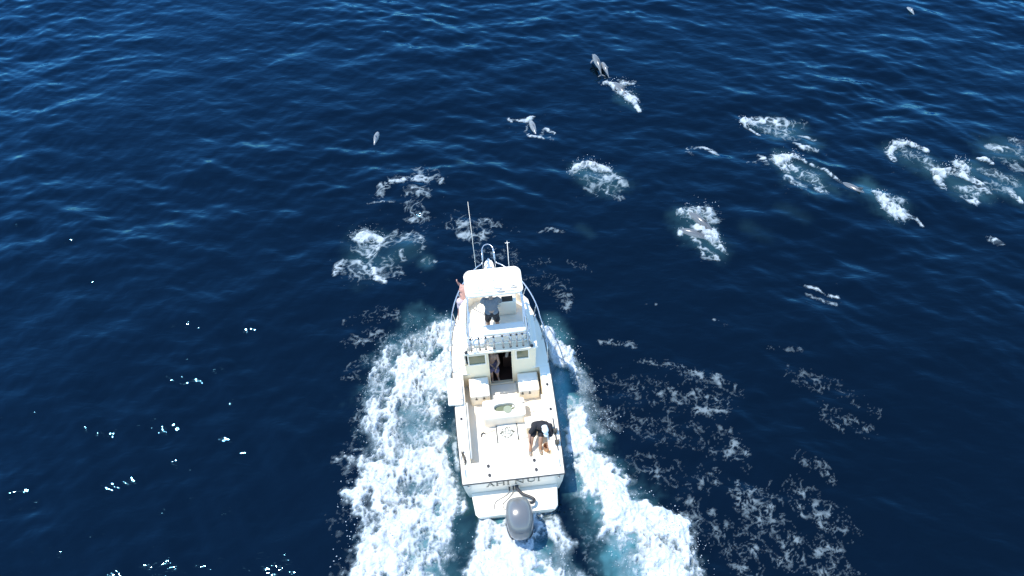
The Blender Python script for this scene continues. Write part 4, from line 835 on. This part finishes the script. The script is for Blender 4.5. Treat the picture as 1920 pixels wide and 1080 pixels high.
for k in range(5): mark(cx - .11 + .05 * k, cy - .03, cx - .10 + .05 * k, cy + .035, .013, .004)
mark(cx - .13, cy + .045, cx + .13, cy + .045, .008, .005); mark(cx - .13, cy - .045, cx + .13, cy - .045, .008, .005)
mark(cx + .03, cy - .15, cx + .05, cy - .06, .014, .006); mark(cx - .06, cy + .06, cx - .02, cy + .14, .018, .006); mark(cx + .02, cy + .14, cx + .05, cy + .06, .018, .006)
obj('emblem', bm, M['ink2'], t)
# small black hose end left of the bag
t = thing('washdown_nozzle', 'small black washdown nozzle on the cockpit floor left of the cream bag', 'nozzle', (-.72, 1.72, .405))
bm = bmesh.new(); tube(bm, [(-.05, -.08, .02), (-.04, 0, .03), (.02, .04, .03), (.06, 0, .03)], .018, 8, 4); obj('nozzle_body', bm, M['black'], t, smooth=0)
bm = bmesh.new(); tube(bm, [(.06, 0, .03), (.2, .04, .02), (.38, .10, .02)], .006, 6, 4); obj('cord', bm, M['brass'], t)
# cooler the bent man leans on
t = thing('cooler', 'cream cooler box behind the man in black', 'cooler', (.80, 1.72, .405))
bm = bmesh.new(); loft(bm, [[(x, y, z) for x, y in rrect(-.28, .28, -.16, .18, .04, 3)] for z in (0, .36)]); obj('cooler_body', bm, M['cream'], t, bevel=.015)
bm = bmesh.new(); loft(bm, [[(x, y, z) for x, y in rrect(-.29, .29, -.17, .19, .04, 3)] for z in (.361, .42)]); obj('lid', bm, M['gel'], t, bevel=.015)

# ------------------------------------------------------------------ people (boat frame; skeletons remeshed into one skin)
def remesh(o, vox=.011, it=6):
    r = o.modifiers.new('skin', 'REMESH'); r.mode = 'VOXEL'; r.voxel_size = vox; r.use_smooth_shade = True
    s = o.modifiers.new('smooth', 'SMOOTH'); s.iterations = it; s.factor = .5
    return o
def hand(bm, wrist, d, side, curl=.5):
    """wrist point, pointing direction, thumb side direction"""
    wv = Vector(wrist); d = Vector(d).normalized(); s = Vector(side); s = (s - s.dot(d) * d).normalized(); nrm = d.cross(s)
    q = Matrix((s, d, nrm)).transposed().to_quaternion()
    ellipsoid(bm, wv + d * .05, (.042, .055, .016), q)
    for k, ln in enumerate((.072, .082, .076, .060)):
        b = wv + d * .09 + s * (.031 - .021 * k); m1 = b + (d * (1 - .3 * curl) - nrm * .6 * curl).normalized() * ln * .5
        m2 = m1 + (d * (1 - curl) - nrm * 1.0 * curl).normalized() * ln * .5
        capsule(bm, b - d * .02, m1, .0105, .0095); capsule(bm, m1, m2, .0095, .008)
    b = wv + d * .03 + s * .035; m1 = b + (d * .6 + s * .7 - nrm * .3 * curl).normalized() * .04; m2 = m1 + (d * .9 + s * .2 - nrm * .5 * curl).normalized() * .032
    capsule(bm, b, m1, .013, .011); capsule(bm, m1, m2, .011, .009)
def head(bm, c, up, fwd):
    c = Vector(c); up = Vector(up).normalized(); f = Vector(fwd); f = (f - f.dot(up) * up).normalized(); r = f.cross(up)
    q = Matrix((r, f, up)).transposed().to_quaternion()
    P = lambda x, y, z: c + r * x + f * y + up * z
    ellipsoid(bm, P(0, -.01, .03), (.077, .098, .09), q); ellipsoid(bm, P(0, .03, -.04), (.058, .066, .075), q)
    ellipsoid(bm, P(0, .062, -.095), (.026, .022, .02), q); ellipsoid(bm, P(0, .104, -.015), (.013, .02, .024), q)
    ellipsoid(bm, P(0, .088, -.055), (.026, .012, .010), q); ellipsoid(bm, P(0, .085, .03), (.055, .014, .012), q)
    for s in (-1, 1): ellipsoid(bm, P(s * .08, -.005, -.01), (.012, .022, .032), q); ellipsoid(bm, P(s * .045, .07, -.03), (.02, .02, .02), q)
    return P, q
def build_person(J, label, skin, fwd, headup, clothes, base, hair=True, group=None):
    base = Vector(base)
    J = {k: Vector(v) - base for k, v in J.items()}
    bm = bmesh.new()
    for s in ('l', 'r'):
        capsule(bm, J['hip' + s], J['knee' + s], .088, .058); capsule(bm, J['knee' + s], J['knee' + s].lerp(J['ank' + s], .35), .056, .060)
        capsule(bm, J['knee' + s].lerp(J['ank' + s], .35), J['ank' + s], .058, .038)
        ft = J['toe' + s] - J['ank' + s]
        capsule(bm, J['ank' + s] + Vector((0, 0, -.035)), J['ank' + s] + ft * .7 + Vector((0, 0, -.0)), .036, .032); capsule(bm, J['ank' + s] + ft * .7, J['toe' + s], .033, .022)
        capsule(bm, J['sh' + s], J['elb' + s], .050, .040); capsule(bm, J['elb' + s], J['elb' + s].lerp(J['wr' + s], .3), .041, .041); capsule(bm, J['elb' + s].lerp(J['wr' + s], .3), J['wr' + s], .040, .026)
        d = J['wr' + s] - J['elb' + s]; hd = J.get('hd' + s)
        dd = (Vector(hd) + base).normalized() if hd is not None else d
        hand(bm, J['wr' + s], dd, Vector(fwd) + Vector((.01, .01, .3)), .55)
    hc = (J['hipl'] + J['hipr']) / 2; sc = (J['shl'] + J['shr']) / 2; mid = hc.lerp(sc, .45)
    ax = (J['shr'] - J['shl']).normalized()
    def slab(c, wd, r):
        capsule(bm, c - ax * wd, c + ax * wd, r, r)
    slab(hc, .085, .098); capsule(bm, hc, mid, .125, .120); slab(mid, .05, .105); slab(hc.lerp(sc, .75), .09, .112); slab(sc + (hc - sc) * .08, .13, .072); capsule(bm, mid, hc.lerp(sc, .8), .122, .13)
    capsule(bm, sc, J['head'] - Vector(headup).normalized() * .10, .062, .054)
    P, q = head(bm, J['head'], headup, fwd)
    body = obj('person', bm, skin, None); body.matrix_world = BOAT @ Matrix.Translation(base); remesh(body, .010, 5)
    tag(body, label, 'person', group)
    for cn, m, parts in clothes:
        bm = bmesh.new()
        if cn == 'shirt':
            ln = parts
            slab(sc + (hc - sc) * .08, .145, .082); slab(hc.lerp(sc, .75), .10, .128); capsule(bm, mid, hc.lerp(sc, .8), .138, .143); slab(mid, .06, .122); slab(hc.lerp(sc, .12), .08, .122)
            for s in ('l', 'r'): capsule(bm, J['sh' + s], J['sh' + s].lerp(J['elb' + s], ln), .074, .068)
        elif cn == 'shorts':
            slab(hc, .10, .115)
            capsule(bm, hc, hc.lerp(sc, .12), .130, .130)
            for s in ('l', 'r'): capsule(bm, J['hip' + s], J['hip' + s].lerp(J['knee' + s], parts), .105, .094)
        elif cn == 'trousers':
            slab(hc, .10, .115); capsule(bm, hc, hc.lerp(sc, .12), .130, .130)
            for s in ('l', 'r'): capsule(bm, J['hip' + s], J['knee' + s], .105, .074); capsule(bm, J['knee' + s], J['ank' + s] + Vector((0, 0, .03)), .074, .058)
        elif cn == 'shoe':
            for s in (parts,):
                ft = J['toe' + s] - J['ank' + s]
                capsule(bm, J['ank' + s] + Vector((0, 0, -.045)) - ft * .25, J['ank' + s] + ft * .6 + Vector((0, 0, -.02)), .046, .048); capsule(bm, J['ank' + s] + ft * .6 + Vector((0, 0, -.02)), J['toe' + s], .048, .034)
        elif cn == 'hair':
            ellipsoid(bm, P(0, -.028, .035), (.086, .098, .094), q); ellipsoid(bm, P(0, -.055, -.02), (.072, .06, .07), q)
        elif cn == 'cap':
            ellipsoid(bm, P(0, -.012, .045), (.094, .114, .092), q); ellipsoid(bm, P(0, .125, .04), (.072, .085, .012), q); ellipsoid(bm, P(0, -.01, .138), (.012, .012, .008), q)
            ellipsoid(bm, P(0, -.075, -.03), (.085, .05, .085), q)
        c = obj(cn, bm, m, body); remesh(c, .010 if cn != 'cap' else .007, 4)
    return body
# skipper at the flybridge helm, seen from behind
build_person(dict(hipl=(-.20, 4.02, 3.16), hipr=(-.02, 4.01, 3.16), kneel=(-.24, 4.07, 2.74), kneer=(.02, 4.04, 2.74), ankl=(-.25, 3.98, 2.37), ankr=(.03, 3.95, 2.37),
                  toel=(-.27, 4.16, 2.33), toer=(.04, 4.13, 2.33), shl=(-.29, 4.12, 3.66), shr=(.07, 4.10, 3.66), elbl=(-.36, 4.22, 3.40), elbr=(.17, 4.20, 3.40),
                  wrl=(-.20, 4.36, 3.16), wrr=(.11, 4.36, 3.14), head=(-.10, 4.20, 3.88)),
             'person in a grey T-shirt and black shorts steering at the helm under the hardtop', M['skin'], (0, 1, -.05), (0, .15, 1),
             [('shirt', M['tgrey'], .75), ('shorts', M['tblack'], .85), ('hair', M['hair'], 0)], (-.10, 4.0, 2.30))
# lookout on the port side deck, leaning on the hardtop and pointing out
build_person(dict(hipl=(-.98, 5.33, 2.12), hipr=(-.82, 5.28, 2.10), kneel=(-1.04, 5.26, 1.70), kneer=(-.92, 5.20, 1.70), ankl=(-1.09, 5.14, 1.34), ankr=(-1.02, 5.08, 1.33),
                  toel=(-1.12, 5.30, 1.29), toer=(-1.03, 5.24, 1.29), shl=(-.90, 5.54, 2.56), shr=(-.62, 5.50, 2.58), elbl=(-.94, 5.68, 2.42), elbr=(-.60, 5.30, 2.70),
                  wrl=(-1.00, 5.66, 2.58), wrr=(-.68, 5.05, 2.80), head=(-.74, 5.66, 2.80)),
             'shirtless person in pale shorts on the port side deck, one arm reaching outboard', M['skin2'], (-.3, 1, -.2), (.1, .3, 1),
             [('shorts', M['tpink'], .55), ('hair', M['hair'], 0)], (-1.05, 5.14, 1.28))
# somebody inside the cabin door
build_person(dict(hipl=(-.36, 3.80, .98), hipr=(-.18, 3.74, .96), kneel=(-.30, 3.52, .92), kneer=(-.12, 3.50, .90), ankl=(-.28, 3.54, .52), ankr=(-.10, 3.56, .52),
                  toel=(-.27, 3.42, .47), toer=(-.08, 3.43, .47), shl=(-.42, 3.84, 1.42), shr=(-.08, 3.74, 1.42), elbl=(-.38, 3.66, 1.24), elbr=(-.04, 3.60, 1.20),
                  wrl=(-.24, 3.52, 1.16), wrr=(-.12, 3.50, 1.12), head=(-.24, 3.74, 1.68)),
             'shirtless person in violet grey shorts just inside the dark cabin doorway', M['skin'], (.1, -1, 0), (0, -.1, 1),
             [('shorts', M['tviolet'], .9), ('hair', M['hair'], 0)], (-.2, 3.5, .43))
# man bending over in the cockpit
build_person(dict(hipl=(.96, 1.52, .92), hipr=(.78, 1.56, .92), kneer=(.65, 1.24, .80), kneel=(.90, 1.22, .80), ankr=(.57, 1.02, .47), ankl=(.86, 1.04, .47),
                  toer=(.57, .85, .43), toel=(.88, .88, .43), shl=(1.18, 1.36, 1.18), shr=(.78, 1.42, 1.20), elbl=(1.16, 1.12, .98), elbr=(.60, 1.32, .94),
                  wrl=(1.06, 1.00, .74), wrr=(.56, 1.14, .80), head=(1.02, 1.22, 1.24), hdl=(-.1, -.3, -1), hdr=(.1, -.4, -.8)),
             'barelegged person in black T-shirt and shorts and white cap bent over in the cockpit', M['skin'], (.1, -.75, -.7), (.05, -.7, .6),
             [('shirt', M['tblack'], .85), ('shorts', M['tblack'], .75), ('shoe', M['tshoe'], 'l'), ('shoe', M['tshoe'], 'r'), ('cap', M['cap'], 0)], (.72, 1.0, .405))
t = thing('tackle_bucket', 'tan bucket on the cockpit floor beside the feet of the white capped person', 'bucket', (1.03, 1.02, .405))
bm = bmesh.new(); n = 16
loft(bm, [[(r * math.cos(2 * math.pi * k / n), r * math.sin(2 * math.pi * k / n), z) for k in range(n)] for r, z in ((.075, 0), (.095, .26), (.085, .26), (.068, .03))], cap=True)
obj('bucket_body', bm, mat('tan plastic', (.50, .30, .18), .5), t, smooth=40)
bm = bmesh.new(); tube(bm, [(-.095, 0, .25), (-.06, -.09, .27), (.06, -.09, .27), (.095, 0, .25)], .006, 6, 4); obj('handle', bm, M['black'], t)

# ------------------------------------------------------------------ dolphins
def dolphin(pos, heading, pitch, length, arch, label, roll=0, pale=False):
    bm = bmesh.new(); lay = bm.verts.layers.float.new('belly')
    # profile: t from snout 0 to tail 1, radius, z offset
    prof = [(0, .008, -.012), (.02, .014, -.012), (.075, .020, -.010), (.10, .034, -.002), (.13, .052, .004), (.18, .070, .004), (.26, .088, 0), (.36, .098, 0), (.46, .097, 0), (.56, .084, 0), (.66, .064, .002), (.76, .044, .005), (.85, .027, .008), (.92, .017, .010), (.96, .012, .011)]
    def spine(t):       # arched in the vertical plane
        a = (t - .42) * arch
        if abs(arch) < 1e-3: return Vector((0, -(t - .42), 0)), 0
        rad = 1 / arch
        return Vector((0, -math.sin(a) * rad, (math.cos(a) - 1) * rad)), a
    rings = []; n = 16
    vsr = []
    for t, r, dz in prof:
        c, a = spine(t); up = Vector((0, -math.sin(a), math.cos(a)))
        c = c + up * dz; ring = []
        for k in range(n):
            th = 2 * math.pi * k / n; wx = r * (.95 if t < .6 else .95 - .35 * (t - .6) / .36)
            v = bm.verts.new((c + Vector((wx * math.cos(th), 0, 0)) + up * (r * 1.05 * math.sin(th))) * length)
            v[lay] = min(1, max(0, .5 - .62 * math.sin(th))); ring.append(v)
        vsr.append(ring)
    for a_, b_ in zip(vsr, vsr[1:]):
        for i in range(n): j = (i + 1) % n; bm.faces.new((a_[i], a_[j], b_[j], b_[i]))
    bm.faces.new(vsr[0][::-1]); bm.faces.new(vsr[-1])
    def fin(t, pts, th, frame, bel=.1):
        c, a = spine(t); up = Vector((0, -math.sin(a), math.cos(a))); bk = Vector((0, -math.cos(a), -math.sin(a))); X_ = Vector((1, 0, 0))
        f = frame(up, bk, X_); nrm = f[0].cross(f[1]).normalized()
        top = []; bot = []; cen = sum((Vector(p) for p in pts), Vector((0, 0))) / len(pts)
        for p in pts:
            w_ = c + f[0] * p[0] + f[1] * p[1] + f[2]
            v1 = bm.verts.new((w_ + nrm * .002) * length); v2 = bm.verts.new((w_ - nrm * .002) * length); v1[lay] = v2[lay] = bel; top.append(v1); bot.append(v2)
        wc = c + f[0] * cen.x + f[1] * cen.y + f[2]
        c1 = bm.verts.new((wc + nrm * th) * length); c2 = bm.verts.new((wc - nrm * th) * length); c1[lay] = c2[lay] = bel
        m_ = len(pts)
        for i in range(m_):
            j = (i + 1) % m_
            bm.faces.new((top[i], top[j], c1)); bm.faces.new((bot[j], bot[i], c2)); bm.faces.new((bot[i], bot[j], top[j], top[i]))
    # dorsal fin, flippers, flukes
    fin(.47, [(-.045, .0), (.075, .0), (.07, .03), (.088, .085), (.08, .098), (.035, .075), (-.01, .035)], .009, lambda u, b, x: (b, u, u * .088), 0)
    for s in (-1, 1):
        fin(.25, [(0, 0), (.075, 0), (.12, .075), (.145, .13), (.125, .135), (.05, .09)], .008, lambda u, b, x, s=s: (b, (x * s * .8 - u * .55).normalized(), x * s * .07 - u * .04), .15)
        fin(.955, [(-.02, 0), (.035, 0), (.045, .05), (.075, .125), (.06, .132), (.0, .06)], .006, lambda u, b, x, s=s: (b, x * s, u * .010), .1)
    o = obj('dolphin', bm, M['pale dolphin' if pale else 'dolphin'], None, smooth=0)
    o.data.set_sharp_from_angle(angle=R(70))
    sub = o.modifiers.new('subdivision', 'SUBSURF'); sub.levels = 1; sub.render_levels = 1
    o.matrix_world = Matrix.Translation(pos) @ Matrix.Rotation(heading, 4, 'Z') @ Matrix.Rotation(pitch, 4, 'X') @ Matrix.Rotation(roll, 4, 'Y')
    return tag(o, label, 'dolphin', 'dolphins swimming ahead of the boat')
def head_to(dx, dy): return math.atan2(-dx, dy)
DL = [
    ((3.78, 31.0, .30), head_to(-.38, 1.45), .12, 1.45, .75, 'larger dolphin of the leaping pair farthest ahead, clear of the water'),
    ((4.12, 30.72, .20), head_to(-.22, .75), .10, 1.1, 1.0, 'smaller dolphin leaping close beside the larger one'),
    ((4.72, 29.35, .0), head_to(-.40, .8), .05, 1.8, .8, 'dark dolphin breaking the surface ahead of its own winged splash'),
    ((.86, 26.80, .06), head_to(-.22, 1.0), -.05, 1.35, .9, 'lone pale dolphin ringed by small ripples of foam ahead of the bow'),
    ((-5.56, 26.15, .03), head_to(.06, .7), -.03, 1.15, 1.1, 'lone dolphin farthest to the left with no foam around it'),
    ((6.95, 21.10, .03), head_to(-.66, .84), .08, 1.8, .7, 'right hand dolphin of the pair in the splash nearest the boat'),
    ((6.62, 20.50, .0), head_to(-.95, .42), .04, 1.7, .7, 'left hand dolphin of the pair in the splash nearest the boat'),
    ((13.15, 22.90, -.09), head_to(-.70, .76), .0, 1.9, .55, 'half submerged grey dolphin between the horseshoe foam and the narrow streak'),
    ((19.39, 35.73, .03), head_to(-.3, .9), 0, .8, 1.2, 'tiny distant dolphin near the top right corner'),
]
for i, (p, h, pi_, ln, ar, lab) in enumerate(DL):
    z0 = float(surf(np.array([p[0]]), np.array([p[1]]))[0])
    dolphin((p[0], p[1], p[2] + z0 - .0), h, pi_, ln, ar, lab, roll=.1 * ((-1) ** i), pale=i in (1, 3, 4, 8))
bpy.context.view_layer.update()
